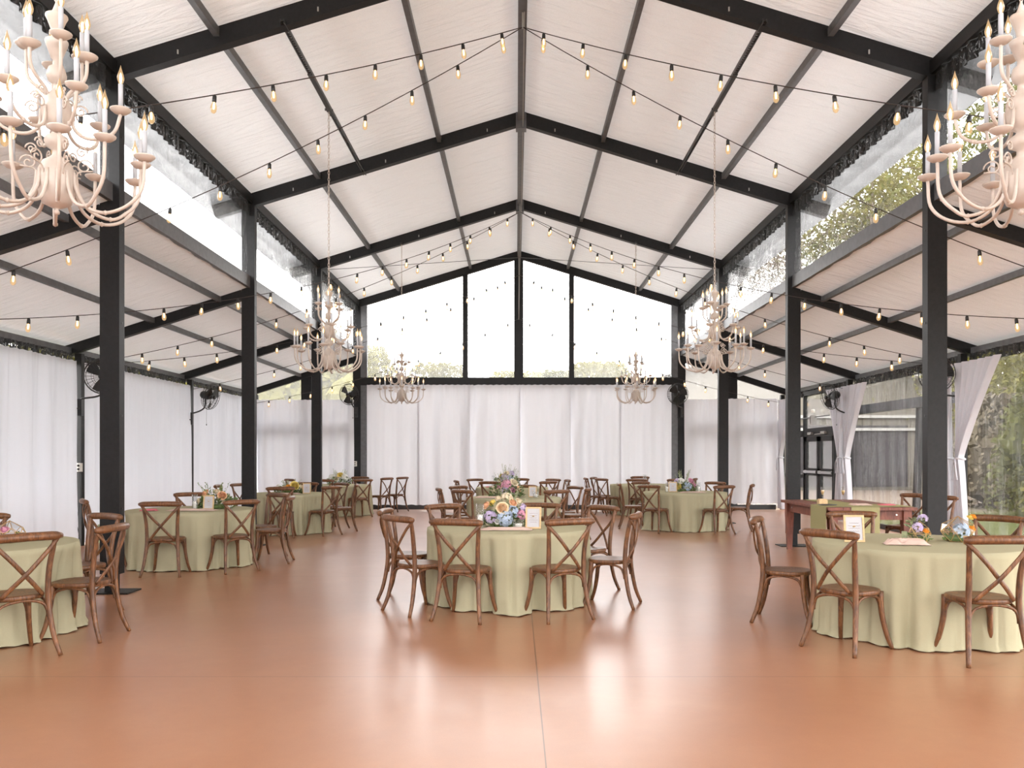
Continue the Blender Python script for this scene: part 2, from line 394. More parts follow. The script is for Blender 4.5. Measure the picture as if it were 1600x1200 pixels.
# ------------------------------------------------------------------ back gable and aisle ends
GY = FR[6]
tag(MB().box(X0-4.33, X0+4.33, GY-.07, GY+.07, 3.39, 3.605).build('gable_beam', 'steel'), 'dark horizontal beam across the back gable', 'beam', kind='structure')
for x, w, nm in ((-1.40, .07, 'left'), (.06, .125, 'middle'), (1.505, .07, 'right')):
    tag(MB().box(x-w, x+w, GY-.05, GY+.05, 3.6, roofz(abs(x-X0))-.15).build('gable_mullion', 'steel'), f'dark upright in the back gable, {nm} one', 'mullion', kind='structure')
    if w < .1: tag(MB().box(x-.05, x+.05, GY+.02, GY+.1, 0, 3.4).build('gable_post', 'steel'), f'dark post behind the back drapes, {nm} one', 'post', kind='structure')
for sg, sd in sides:
    x = X0+sg*(NAVE-.19)
    tag(MB().box(x-.09, x+.09, GY-.05, GY+.05, 0, 5.6).build('gable_jamb', 'grey'), f'grey jamb beside the {sd} back column', 'post', kind='structure')
    x = X0+sg*5.83
    tag(MB().box(x-.14, x+.14, GY-.0, GY+.12, 0, aislz(5.75)-.05).build('end_post', 'steel'), f'dark end wall post of the {sd} aisle', 'post', kind='structure')
    a, b = X0+sg*4.45, X0+sg*7.2
    tag(MB().box(min(a, b), max(a, b), GY+.04, GY+.12, 2.13, 2.42).build('end_rail', 'grey'), f'horizontal rail behind the {sd} aisle drapes', 'beam', kind='structure')
xs = [X0-4.16, -1.40, .06, 1.505, X0+4.16]
for q in range(4):
    a, b = xs[q], xs[q+1]
    f = lambda u, v, a=a, b=b: (a+(b-a)*u, GY+.0+.01*math.sin(u*9+v*4), 3.6+(roofz(abs(a+(b-a)*u-X0))-.1-3.6)*v)
    tag(MB().grid(f, 10, 6).build(f'window_{q+1}', 'gable', smooth=True), f'clear vinyl gable pane, {["first","second","third","fourth"][q]} from the left', 'window', kind='structure')
for q, (sg, sd) in enumerate(sides):
    f = lambda u, v, sg=sg: (X0+sg*(4.5+2.7*u), GY+.1, .1+(aislz(4.5+2.7*u)-.1)*v)
    tag(MB().grid(f, 8, 6).build(f'window_{q+5}', 'gable', smooth=True), f'clear vinyl end pane of the {sd} aisle', 'window', kind='structure')

# ------------------------------------------------------------------ drapes
def folds(seed, n):
    r = random.Random(seed); W_ = [(r.uniform(2.4, 11), r.uniform(0, 6.3), r.uniform(.4, 1)) for _ in range(n)]
    return lambda s: sum(a*math.sin(f*s+p) for f, p, a in W_)/n**.5
def drape(name, p, q, z0, z1, seed, label, group, nrm=(0, -1, 0), amp=.06, mat='drape', cat='curtain'):
    p, q, nr = Vector((*p, 0)), Vector((*q, 0)), Vector(nr_ := nrm); L = (q-p).length; f = folds(seed, 5); f2 = folds(seed+50, 5)
    def fn(u, v):
        s = u*L; vv = 1-v                                       # v = 0 at the top
        A = amp*(.35+.65*min(1, v*2.2)); w = f(s*1.6+.15*math.sin(3*v))
        w = math.copysign(abs(w)**.8, w)
        d = A*w+.010*f2(s*5)*(1 if v < .25 else .5)+.006*math.sin(s*60)*max(0, 1-v*6)
        pt = p+(q-p)*u+nr*d; pt.z = z0+(z1-z0)*vv+(.012*f2(s*3) if v > .99 else 0)-(.006*math.sin(s*38) if v < .01 else 0)
        return pt
    o = MB().grid(fn, max(24, int(L*42)), 16).build(name, mat, smooth=True)
    return tag(o, label, cat, group)
drape('curtain', (X0-7.19, -.1), (X0-7.19, 4.36), .05, 3.0, 9, 'white drape on the left wall beside the camera', 'white wall drapes', (1, 0, 0))
drape('curtain', (X0-7.19, 4.5), (X0-7.19, 9.0), .05, 3.0, 10, 'white drape on the left wall just outside the view', 'white wall drapes', (1, 0, 0))
for i, (y0, y1) in enumerate(((9.4, 13.66), (13.86, 18.36), (18.52, 23.04))):
    drape('curtain', (X0-7.19, y0), (X0-7.19, y1), .05, 3.0-.03*0, 11+i,
          ['white drape on the left wall nearest the camera, before the second post', 'white drape on the left wall between the two wall fans', 'white drape on the left wall next to the back corner'][i], 'white wall drapes', (1, 0, 0))
for i in range(6):
    a = X0-4.12+i*(8.24/6); b = a+8.24/6
    drape('curtain', (a-.03, GY-.11-.012*(i%2)), (b+.03, GY-.11-.012*(i%2)), .13, 3.40, 31+i, f'white sheer drape on the back wall, {["first","second","third","fourth","fifth","sixth"][i]} panel from the left', 'back wall drapes', mat='sheer')
drape('curtain', (-7.2, GY-.13), (-5.6, GY-.13), .1, 2.99, 51, 'white sheer drape at the left aisle end, panel by the corner', 'aisle end drapes', mat='sheer')
drape('curtain', (-5.62, GY-.14), (-4.42, GY-.14), .1, 2.99, 52, 'white sheer drape at the left aisle end, panel beside the back column', 'aisle end drapes', mat='sheer')
drape('curtain', (4.56, GY-.14), (5.58, GY-.14), .12, 3.0, 53, 'white sheer drape at the right aisle end, panel beside the back column', 'aisle end drapes', mat='sheer')
drape('curtain', (5.57, GY-.13), (7.1, GY-.13), .16, 3.02, 54, 'white sheer drape at the right aisle end, panel by the corner', 'aisle end drapes', mat='sheer')
tag(MB().box(-4.2, 4.2, GY-.02, GY+.03, .0, .13).build('baseboard_back', 'black'), 'black strip under the back drapes', 'baseboard', kind='structure')
tag(MB().box(4.7, 7.1, GY-.02, GY+.03, .0, .13).build('baseboard_back_right', 'black'), 'black strip under the right aisle end drapes', 'baseboard', kind='structure')

for a, b, w in ((-7.15, -4.5, 'left aisle'), (-4.3, 4.4, 'nave'), (4.6, 7.2, 'right aisle')):  # unseen end drapes, added to hold back light near the camera
    drape('curtain', (a, -4.8), (b, -4.8), .05, 3.3 if w == 'nave' else 3.0, 70+len(w), f'unseen white drape added behind the viewpoint to cut near light, {w}', 'added light-cutting drapes', (0, 1, 0))

def tied(y_post, d, width, ztop, seed, label, wx=X0+7.12):
    """drape tied back against a wall post; d = direction along the wall it spreads to"""
    f = folds(seed, 6); zt = 1.42
    def fn(u, v):
        z = ztop*(1-v)+.04*v
        if z > zt:
            t = (ztop-z)/(ztop-zt); hw = width*(1-t)**1.25*.5+.055; c = width*.5*(1-t)**1.1+.11*t
        else:
            t = (zt-z)/zt; hw = .055+.16*t**.7; c = .11+.07*t
        y = y_post+d*(.06+c+hw*(2*u-1))
        wv = math.sin(u*36+f(u*3)*.8+.3*math.sin(v*5))*(.02+.035*min(1, (.28/(hw+.1))))
        return (wx-.05-wv-.01*math.sin(u*9), y, z)
    o = MB().grid(fn, 70, 40).build('tied_curtain', 'swag', smooth=True)
    tag(o, label, 'curtain', 'drapes tied back on the right wall')
    m = MB(); yc = y_post+d*.17
    m.tube([(wx-.05+.075*math.cos(a), yc+.07*math.sin(a), zt+.01*math.sin(2*a)) for a in [2*PI*j/16 for j in range(16)]], .016, 6, True)
    for s in (-1, 1): m.tube(spline([(wx-.13, yc, zt), (wx-.15, yc+s*.05, zt-.12), (wx-.14, yc+s*.08, zt-.34)], 5), [.012]*10+[.02], 6, flat=.4)
    m.build('tieback', 'swag', o, True)
tied(FR[4], -1, 1.2, 2.97, 61, 'white drape tied back at the second right wall post, camera side')
tied(FR[4], 1, .9, 2.97, 62, 'white drape tied back at the second right wall post, door side')
tied(FR[5], -1, 1.05, 2.98, 63, 'white drape tied back at the third right wall post, camera side')
tied(FR[5], 1, .9, 2.98, 64, 'white drape tied back at the third right wall post, door side')
tied(FR[6]-.1, -1, 1.0, 2.98, 65, 'white drape tied back in the far right corner beyond the door')

# ------------------------------------------------------------------ right wall: vinyl, rails, double door
RX = X0+7.27
for i, (y0, y1) in enumerate(((4.6, 9.0), (9.2, 13.7), (13.86, 18.36))):
    f = lambda u, v, y0=y0, y1=y1: (RX+.02+.02*math.sin(u*60+3*v)*(.3+.7*v)+.012*math.sin(u*23), y0+(y1-y0)*u, 3.0-2.95*v)
    tag(MB().grid(f, 130, 6).build(f'window_{i+8}', 'film', smooth=True), f'clear vinyl side wall of the right aisle, {["nearest", "second", "third"][i]} bay', 'window', kind='structure')
tag(MB().box(RX+.03, RX+.10, 14.0, 18.35, 2.36, 2.55).build('wall_rail', 'grey'), 'grey horizontal rail across the right wall beside the door', 'beam', kind='structure')
tag(MB().beam((RX+.09, 15.75, 0), (RX+.09, 15.55, 2.36), .12, .1, (1, 0, 0)).build('wall_strut', 'steel'), 'dark upright behind the clear wall beside the door', 'post', kind='structure')
tag(MB().box(RX-.02, RX+.02, 9.2, 18.3, .0, .10).build('baseboard_right', 'black'), 'black strip along the foot of the right wall', 'baseboard', kind='structure')

D = thing('door_1', 'dark framed glass double door with steel push bars', 'door', (RX, 20.45, 0), 0, kind='structure')
fr = MB()
for y in (-1.06, 1.0): fr.box(-.05, .05, y, y+.06, 0, 3.05)
fr.box(-.05, .05, -1.06, 1.06, 1.95, 2.15); fr.box(-.05, .05, -1.06, 1.06, 2.98, 3.08)
fr.build('door_frame', 'steel', D)
MB().box(-.005, .005, -1.0, 1.0, 2.15, 2.98).build('transom_glass', 'glass', D)
for s in (-1, 1):
    m = MB(); a, b = sorted((s*.02, s*.99))
    for y in (a, b-.13): m.box(-.03, .03, y, y+.13, .02, 1.94)
    for z0, z1 in ((.02, .2), (.98, 1.16), (1.82, 1.94)): m.box(-.03, .03, a, b, z0, z1)
    lf = m.build('door_leaf', 'steel', D)
    MB().box(-.004, .004, a+.1, b-.1, .2, 1.84).build('leaf_glass', 'glass', lf)
    MB().box(-.085, -.055, a+.04, b-.04, 1.04, 1.10).box(-.06, -.03, a+.05, a+.12, 1.03, 1.11).box(-.06, -.03, b-.12, b-.05, 1.03, 1.11).build('push_bar', 'galv', lf)
    MB().box(-.11, -.05, s*.45-.13, s*.45+.13, 1.99, 2.05).beam((-.08, s*.45, 2.0), (-.2, s*.2, 1.98), .02, .02).build('door_closer', 'trimw', D)
sl = thing('window_12', 'narrow glazed side light next to the double door', 'window', (RX, 18.95, 0), kind='structure')
MB().box(-.04, .04, .42, .46, 0, 3.05).box(-.04, .04, -.45, .42, .95, 1.08).box(-.04, .04, -.45, .42, 2.0, 2.1).build('side_light_frame', 'steel', sl)
MB().box(-.004, .004, -.45, .42, .1, 3.0).build('side_light_glass', 'glass', sl)
tag(MB().box(RX-.04, RX+.04, 21.52, 22.98, 1.95, 2.10).box(RX-.04, RX+.04, 21.52, 22.98, .9, 1.0).build('wall_frame_rail', 'steel'), 'dark frame rails beyond the double door', 'beam', kind='structure')

# the spotlight on a bar over the door
sp = thing('spotlight', 'small white spotlight with black back on a bar over the double door', 'spotlight', (RX-.12, 20.6, 2.36))
MB().box(-.06, .06, -.10, -.02, -.14, .10).build('housing', 'trimw', sp)
MB().box(-.055, .055, -.02, .05, -.12, .08).build('back_cover', 'black', sp)
MB().lathe([(0, -.05), (.04, -.035), (.05, 0), (.04, .035), (0, .05)], 12, (0, -.02, .20)).build('sensor', 'wax', sp, True)
MB().tube([(.03, -1.0, .05), (.03, 1.0, .05)], .014, 6).build('bar', 'grey', sp)

# ------------------------------------------------------------------ chairs
def make_chair():
    t = thing('crossback_chair', 'x', 'chair')
    m = MB()                                                       # seat: rounded, a little wider at the front, softly dished
    def rim(a, s=1.0):
        c, q = math.cos(a), math.sin(a); n = 2.6
        k = (abs(c)**n+abs(q)**n)**(-1/n)
        return Vector((c*k*(.205+.014*q)*s, q*k*.205*s, 0))
    N = 32; prof = ((0, .452), (.55, .452), (.9, .460), (.98, .458), (1.0, .45), (1.0, .430), (.96, .422), (0, .422))
    vs = []
    for s_, z in prof:
        for j in range(N): p = rim(2*PI*j/N, max(s_, .002)); vs.append((p.x, p.y, z))
    m.add(vs, [(i*N+j, (i+1)*N+j, (i+1)*N+(j+1) % N, i*N+(j+1) % N) for i in range(len(prof)-1) for j in range(N)])
    m.build('seat', 'chair', t, True)
    for s in (-1, 1):
        pts = spline([(s*.232, -.275, 0), (s*.205, -.225, .14), (s*.187, -.192, .32), (s*.180, -.182, .46), (s*.183, -.196, .64), (s*.200, -.225, .80), (s*.208, -.245, .875)], 4)
        n = len(pts); MB().tube(pts, [.0165+.0055*math.sin(PI*i/(n-1))for i in range(n)], 8).build('back_leg', 'chair', t, True)
        pts = spline([(s*.222, .225, 0), (s*.196, .186, .12), (s*.175, .158, .28), (s*.168, .150, .44)], 4)
        n = len(pts); MB().tube(pts, [.0160+.008*i/(n-1) for i in range(n)], 8).build('leg', 'chair', t, True)
        pts = spline([(s*.228, -.238, .868), (s*.168, -.262, .80), (s*.088, -.266, .71), (0, -.250-.008*s, .612), (-s*.075, -.224, .527), (-s*.140, -.190, .450)], 5)
        MB().tube(pts, .0165, 8, flat=.5, up=(0, 1, 0)).build('cross_brace', 'chair', t, True)
    pts = [(x, -.245-.042*(1-(x/.25)**2), .882+.006*(1-(x/.25)**2)) for x in [-.25+.5*i/14 for i in range(15)]]
    MB().tube(pts, [.020, .031]+[.034]*11+[.031, .020], 10, flat=.95, up=(0, 0, 1)).build('top_rail', 'chair', t, True)
    def arch(a, b, zt):
        a, b = Vector(a), Vector(b); inn = Vector((0, 0, zt))
        pts = [a, a.lerp(b, .03)+Vector((0, 0, .05)), a.lerp(b, .14)+Vector((0, 0, .11)), a.lerp(b, .5)+Vector((0, 0, zt)), a.lerp(b, .86)+Vector((0, 0, .11)), a.lerp(b, .97)+Vector((0, 0, .05)), b]
        MB().tube(spline(pts, 3), .011, 6).build('leg_brace', 'chair', t, True)
    arch((-.182, -.188, .285), (.182, -.188, .285), .135); arch((-.163, .158, .285), (.163, .158, .285), .135)
    for s in (-1, 1): arch((s*.180, -.178, .285), (s*.172, .150, .285), .135)
    return t
chair0 = make_chair(); KIDS[chair0.name] = list(chair0.children); used = []
def chair_at(x, y, face, label, group):
    """face = direction (radians, in the floor plane) the sitter looks"""
    if not used:
        o = chair0; o.location = (x, y, 0); o.rotation_euler = (0, 0, face-PI/2); o['label'] = label; o['group'] = group; used.append(1)
    else: o = dup(chair0, (x, y, 0), face-PI/2, label, group)
    return o

# ------------------------------------------------------------------ tables and cloths
TZ = .745
def table(cx, cy, angs, seed, which, r=.83):
    rr = random.Random(seed)
    t = thing('banquet_table', f'round banquet table hidden under the sage cloth, {which}', 'table', (cx, cy, 0), group='round banquet tables')
    MB().lathe([(0, .70), (.76, .70), (.77, .715), (.76, .732), (0, .732)], 40).build('tabletop', 'oakframe', t)
    for s in (-1, 1):
        for q in (-1, 1): MB().tube([(s*.42, q*.30, .7), (s*.46, q*.30, 0)], .014, 8).build('leg', 'grey', t)
    H = [(rr.choice((8, 11, 13, 16, 18, 21, 24)), rr.uniform(0, 6.28), rr.uniform(.5, 1)) for _ in range(5)]
    spill = [(rr.uniform(-PI, PI), rr.uniform(.05, .12)) for _ in range(5)]
    ca = [R(a) for a, *_ in angs]
    levels = [('t', 0), ('t', .35), ('t', .7), ('t', .93), ('t', .985)]+[('d', k/15) for k in range(16)]
    def fn(u, v):
        th = u*2*PI; kind, q = levels[round(v*(len(levels)-1))]
        if kind == 't': rad = r*q; z = TZ-(.004 if q > .95 else 0)
        else:
            w = sum(a*(1-2.3*(1-abs(math.sin(n/2*th+p+.12*math.sin(2.2*q+p))))**2.2) for n, p, a in H)/2.4
            w = max(-1.3, min(1.0, w*1.25-.15))
            dip = max([math.exp(-((((th-c+PI) % (2*PI))-PI)/.24)**2) for c in ca]+[0])
            g = min(1, q*1.25)
            rad = r-.012*min(1, q*6)+(.072*w-.012)*g**.6-.075*dip*min(1, q*2.5)
            z = (TZ-.012)*(1-q)+.006
            for a, e in spill:
                d = math.exp(-((((th-a+PI) % (2*PI))-PI)/.13)**2)*max(0, 1-dip*1.5)
                rad += e*d*max(0, q-.72)/.28*(.5+.5*q)
            if q == 1: rad += .02*(1-dip); z = .006+.008*(.5+.5*math.sin(31*th+seed))
        return (rad*math.cos(th), rad*math.sin(th), z)
    o = MB().grid(fn, 220, len(levels)-1, True).build('tablecloth', 'sage', smooth=True, loc=(cx, cy, 0))
    tag(o, f'floor length sage green cloth over the round table, {which}', 'tablecloth', 'sage green round tablecloths')
    for a, pos, *ex in angs:
        d = 1.045+(ex[0] if ex else 0); tw = ex[1] if len(ex) > 1 else 0
        an = R(a); chair_at(cx+d*math.cos(an), cy+d*math.sin(an), an+PI+R(tw+rr.uniform(-4, 4)), f'brown cross-back chair at the {which.split(" with")[0]}, {pos}', 'cross-back chairs around the round tables')

TB = {}
def T(key, cx, cy, which, angs, seed): TB[key] = (cx, cy); table(cx, cy, angs, seed, which)
T('c1', -.08, 8.65, 'front centre table with rose bouquet', [(-111, 'camera side, left of two'), (-65, 'camera side, right of two'), (-143, 'near left side'), (172, 'left side, far one of the pair'),
   (-17, 'right side, outer one'), (36, 'right side, inner farther one'), (125, 'far side, left one'), (74, 'far side, behind the card')], 1)
T('c2', -.05, 14.8, 'middle table of the centre row', [(-130, 'camera side, left'), (-57, 'camera side, right'), (-172, 'left end seen edge-on'), (142, 'far left'), (30, 'far right'), (-10, 'right end'), (82, 'far side')], 2)
T('c3', -.1, 19.5, 'farthest table of the centre row', [(-112, 'camera side'), (-166, 'left end'), (135, 'far left'), (82, 'far side by the flowers'), (-52, 'camera side, right'), (8, 'right end'), (40, 'far right')], 3)
T('l1', -4.53, 6.95, 'front left table', [(-42, 'camera side cut by the picture edge', .05), (-5, 'right side, outer one', -.04), (64, 'right side, facing the camera'), (118, 'far side at the picture edge')], 4)
T('l2', -4.42, 11.5, 'second left table with peach roses', [(-85, 'camera side, left'), (-42, 'camera side, right'), (9, 'right end'), (46, 'far right facing the camera'), (112, 'far side behind the roses'), (-150, 'left end behind the column')], 5)
T('l3', -4.42, 16.3, 'third left table with orange flowers', [(-80, 'camera side, left'), (-38, 'camera side, right'), (14, 'right end'), (50, 'far right'), (88, 'far side'), (186, 'left end seen edge-on'), (150, 'far left beside the column')], 6)
T('l4', -4.47, 21.1, 'last left table with white flowers', [(-50, 'camera side, right'), (-92, 'camera side, left'), (-138, 'near left'), (75, 'far side')], 7)
chair_at(-3.5, 21.55, R(150), 'brown cross-back chair pulled out at the right of the last left table, nearer one', 'cross-back chairs around the round tables')
chair_at(-3.2, 22.25, R(150), 'brown cross-back chair pulled out at the right of the last left table, farther one', 'cross-back chairs around the round tables')
T('r1', 3.37, 7.12, 'front right table with glass terrariums', [(-142, 'camera side, left'), (-91, 'camera side, right', -.05), (157, 'left end'), (32, 'far right by the clear wall'), (92, 'far side behind the sign')], 8)
T('r2', 3.39, 17.0, 'middle right table with bright bouquet', [(-133, 'camera side, left'), (-68, 'camera side, right'), (-22, 'right end seen from the side'), (125, 'far left'), (50, 'far right'), (172, 'left end')], 9)
T('r3', 3.2, 21.4, 'last right table by the back wall', [(-105, 'camera side, middle'), (-150, 'near left'), (158, 'far left'), (184, 'left end seen edge-on', .15), (85, 'far side'), (-62, 'near right'), (-18, 'right end')], 10)

# farm table and its two chairs
ft = thing('farm_table', 'red-brown wooden farm table with tapered legs and sage runners', 'table', (4.78, 12.35, 0))
m = MB()
for i in range(6): m.box(-.60+.2*i+.002, -.60+.2*(i+1)-.002, -1.02, 1.02, .735, .775)
m.build('tabletop', 'red', ft)
MB().box(-.52, -.48, -.9, .9, .60, .735).box(.48, .52, -.9, .9, .60, .735).box(-.52, .52, -.92, -.88, .60, .735).box(-.52, .52, .88, .92, .60, .735).build('apron', 'red', ft)
for s in (-1, 1):
    for q in (-1, 1):
        x, y = s*.50, q*.90; v = []
        for z, w in ((.735, .055), (.58, .055), (0, .034)): v += [(x-w, y-w, z), (x+w, y-w, z), (x+w, y+w, z), (x-w, y+w, z)]
        MB().add(v, [(0,1,5,4),(1,2,6,5),(2,3,7,6),(3,0,4,7),(4,5,9,8),(5,6,10,9),(6,7,11,10),(7,4,8,11),(0,3,2,1),(8,9,10,11)]).build('leg', 'red', ft)
b = MB()
for x in (-.36, .36): b.lathe([(0, 0), (.012, 0), (.012, .012), (0, .012)], 8); b.v[-32:] = [(x+p[0], -.92-p[2], .67+p[1]) for p in b.v[-32:]]
for y in (-.7, .7): b.lathe([(0, 0), (.012, 0), (.012, .012), (0, .012)], 8); b.v[-32:] = [(-.52-p[2], y+p[0], .67+p[1]) for p in b.v[-32:]]
b.build('bolt', 'galv', ft)
def runner(pts, half, axis, label):
    pts = [Vector(p) for p in pts]; off = Vector((half, 0, 0)) if axis == 'x' else Vector((0, half, 0))
    vs = []
    for i, p in enumerate(pts): vs += [p-off, p+off]
    o = MB().add(vs, [(2*i, 2*i+1, 2*i+3, 2*i+2) for i in range(len(pts)-1)]).build('table_runner', 'runner', loc=(4.78, 12.35, 0))
    so = o.modifiers.new('thickness', 'SOLIDIFY'); so.thickness = .003; so.offset = 1
    return tag(o, label, 'table runner', 'sage runners on the farm table')
runner([(-.1, -1.026, .42), (-.1, -1.026, .60), (-.1, -1.024, .775), (-.1, -1.0, .779), (-.1, .9, .779)], .19, 'x', 'sage runner lying lengthwise and hanging over the near end of the farm table')
runner([(-.604, -.65, .40), (-.604, -.65, .6), (-.602, -.65, .775), (-.58, -.65, .7825), (.58, -.65, .7825)], .30, 'y', 'sage runner lying crosswise and hanging over the long side of the farm table')
chair_at(5.62, 12.25, PI+.5, 'brown cross-back chair behind the farm table, nearer the door', 'cross-back chairs at the farm table')
chair_at(5.68, 11.55, PI+.75, 'brown cross-back chair behind the farm table, beside the column', 'cross-back chairs at the farm table')

# ------------------------------------------------------------------ flowers
def rose(mat, rad, name='rose'):
    m = MB(); r = random.Random(rad*1000)
    for ring, (n, rr, hh, op) in enumerate(((3, .22, 1.05, .1), (4, .42, 1.0, .25), (5, .62, .92, .4), (6, .82, .8, .6), (7, 1.02, .62, .95))):
        for j in range(n):
            a0 = 2*PI*(j+.5*ring)/n+r.uniform(-.15, .15); w = 2*PI/n*.72
            def fn(u, v):
                a = a0+(u-.5)*2*w+.35*(u-.5)*(1-op); rd = rad*rr*(.3+.7*v**.6)*(1-.4*(1-op)*v**3)*(1+.12*(u-.5)); z = rad*hh*(v**1.1)-rad*.35*op*max(0, v-.65)/.35*(1-abs(u-.5))
                z -= rad*.25*abs(2*u-1)**2*v
                return (rd*math.cos(a), rd*math.sin(a), z)
            m.grid(fn, 5, 4)
    return m
def cluster(rad, n, fl, seed):
    m = MB(); r = random.Random(seed)
    for _ in range(n):
        z = r.uniform(-.1, 1); a = r.uniform(0, 6.28); q = (1-max(0, z)**2)**.5
        d = Vector((q*math.cos(a), q*math.sin(a), z)).normalized(); c = d*rad*r.uniform(.85, 1.05)
        u = d.orthogonal().normalized(); w = d.cross(u); ph = r.uniform(0, 6.28)
        for k in range(4):
            e = u*math.cos(ph+k*PI/2)+w*math.sin(ph+k*PI/2); f = d.cross(e)
            m.add([c, c+e*fl*.6+f*fl*.5+d*fl*.2, c+e*fl*1.15+d*fl*.25, c+e*fl*.6-f*fl*.5+d*fl*.2], [(0,1,2,3)])
    return m
def leaves(n, rad, h, sz, seed):
    m = MB(); r = random.Random(seed)
    for _ in range(n):
        a = r.uniform(0, 6.28); q = rad*r.uniform(.2, 1)**.6; z = h*r.uniform(0, 1)*(1-.5*q/rad)
        c = Vector((q*math.cos(a), q*math.sin(a)*.7, z)); d = Vector((math.cos(a+r.uniform(-.7, .7)), math.sin(a+r.uniform(-.7, .7)), r.uniform(-.2, .9))).normalized()
        s = d.cross(Vector((r.uniform(-1, 1), r.uniform(-1, 1), 1))).normalized()*sz*.3; L_ = d*sz
        m.add([c, c+L_*.45+s, c+L_, c+L_*.45-s], [(0,1,2,3)])
    return m
def sprigs(n, rad, h, seed):
    m = MB(); r = random.Random(seed)
    for _ in range(n):
        a = r.uniform(0, 6.28); top = Vector((rad*1.15*math.cos(a)*r.uniform(.3, 1), rad*.8*math.sin(a)*r.uniform(.3, 1), h*r.uniform(.8, 1.2)))
        m.tube([(top.x*.3, top.y*.3, h*.2), top], .0015, 4)
        for k in range(7):
            p = top*(1-.06*k)+Vector((r.uniform(-.012, .012), r.uniform(-.012, .012), 0)); u = Vector((r.uniform(-1, 1), r.uniform(-1, 1), r.uniform(-1, 1))).normalized()
            m.quad(p, u*.009, u.orthogonal().normalized()*.006)
    return m
def bouquet(loc, label, blooms, rad=.17, h=.2, seed=1, sprig='leaf2'):
    """blooms: (kind, material, x, z, y, size)"""
    t = thing('flower_arrangement', label, 'flowers', loc, group='flower centrepieces')
    MB().lathe([(rad*.5, 0), (rad*.62, .02), (rad*.6, .05), (rad*.4, .055), (0, .055)], 16).build('bowl', 'leaf', t, True)
    leaves(330, rad*1.15, h*1.0, .06, seed).build('foliage', 'leaf', t)['kind'] = 'stuff'
    leaves(90, rad*1.15, h*1.05, .05, seed+9).build('grey_foliage', 'leaf2', t)['kind'] = 'stuff'
    sprigs(16, rad, h*1.25, seed+5).build('sprigs', sprig, t)['kind'] = 'stuff'
    for kind, mt, x, z, y, s in blooms:
        if kind == 'rose': m, nm = rose(mt, s), 'rose'
        else: m, nm = cluster(s, 46, s*.34, seed+int(x*1000)), 'hydrangea'
        d = Vector((x*1.2, y-.12, z*.7)).normalized() if kind == 'rose' else Vector((x, y-.05, z)).normalized()
        m.xf(Matrix.Translation((x, y, z)) @ Vector((0, 0, 1)).rotation_difference(d).to_matrix().to_4x4())
        m.build(nm, mt, t, True)
    return t
c1 = TB['c1']; top = TZ+.003
bouquet((c1[0]-.05, c1[1]-.02, top), 'big bouquet with a peach rose on the front centre table', [
    ('rose', 'hero', -.01, .19, -.13, .066), ('hyd', 'lav', -.13, .10, -.11, .062), ('hyd', 'blue', .015, .09, -.13, .075), ('hyd', 'blue', .085, .15, -.09, .06),
    ('hyd', 'pink', .17, .12, -.06, .05), ('hyd', 'lav', .19, .19, -.02, .04), ('rose', 'peach', .09, .235, -.04, .045), ('rose', 'peach', -.17, .21, -.03, .045), ('rose', 'cream', .15, .24, 0, .05),
    ('rose', 'yellow', -.11, .235, 0, .04), ('hyd', 'cream', .03, .28, .02, .06), ('rose', 'wpetal', -.06, .06, -.14, .03), ('rose', 'cream', -.05, .27, .05, .045)], .2, .27, 3)
bouquet((TB['c2'][0]-.12, TB['c2'][1], top), 'pink and cream flowers on the middle table of the centre row', [
    ('rose', 'pink', -.12, .16, -.09, .06), ('rose', 'cream', .12, .24, -.04, .08), ('hyd', 'pink', 0, .22, -.06, .08), ('hyd', 'lav', -.03, .10, -.1, .07), ('rose', 'peach', .2, .13, 0, .06), ('rose', 'pink', .1, .12, -.1, .05), ('hyd', 'cream', -.2, .12, 0, .07)], .26, .3, 21)
bouquet((TB['c3'][0]-.12, TB['c3'][1], top), 'tall lavender and cream flowers on the farthest centre table', [
    ('hyd', 'lav', -.05, .2, -.06, .1), ('hyd', 'blue', .08, .15, -.08, .09), ('rose', 'cream', 0, .3, -.03, .08), ('hyd', 'lav', .1, .3, 0, .07), ('rose', 'yellow', -.12, .25, 0, .06), ('hyd', 'cream', -.15, .12, -.03, .07)], .24, .36, 31)
bouquet((TB['l2'][0]+.3, TB['l2'][1]+.1, top), 'green centrepiece with peach roses on the second left table', [
    ('rose', 'peach', -.12, .2, -.05, .06), ('rose', 'peach', .10, .17, -.07, .065), ('rose', 'cream', .0, .22, 0, .05), ('rose', 'cream', -.21, .10, -.05, .05), ('rose', 'wpetal', .2, .06, -.06, .05), ('hyd', 'cream', .05, .1, .03, .05)], .22, .24, 41, 'leaf')
bouquet((TB['l3'][0]+.05, TB['l3'][1], top), 'loose orange and yellow flowers on the third left table', [
    ('rose', 'yellow', .1, .14, -.06, .09), ('rose', 'orange', 0, .1, -.08, .07), ('rose', 'peach', -.1, .08, -.05, .06), ('hyd', 'wpetal', -.22, .12, 0, .05), ('rose', 'cream', .2, .1, 0, .06)], .24, .18, 51)
bouquet((TB['l4'][0]+.05, TB['l4'][1], top), 'white and yellow flowers on the last left table', [
    ('hyd', 'wpetal', .14, .17, -.05, .09), ('rose', 'yellow', .03, .23, -.05, .08), ('hyd', 'wpetal', -.18, .16, 0, .09), ('rose', 'cream', -.05, .14, -.08, .07), ('hyd', 'lav', .22, .1, 0, .05)], .26, .26, 61)
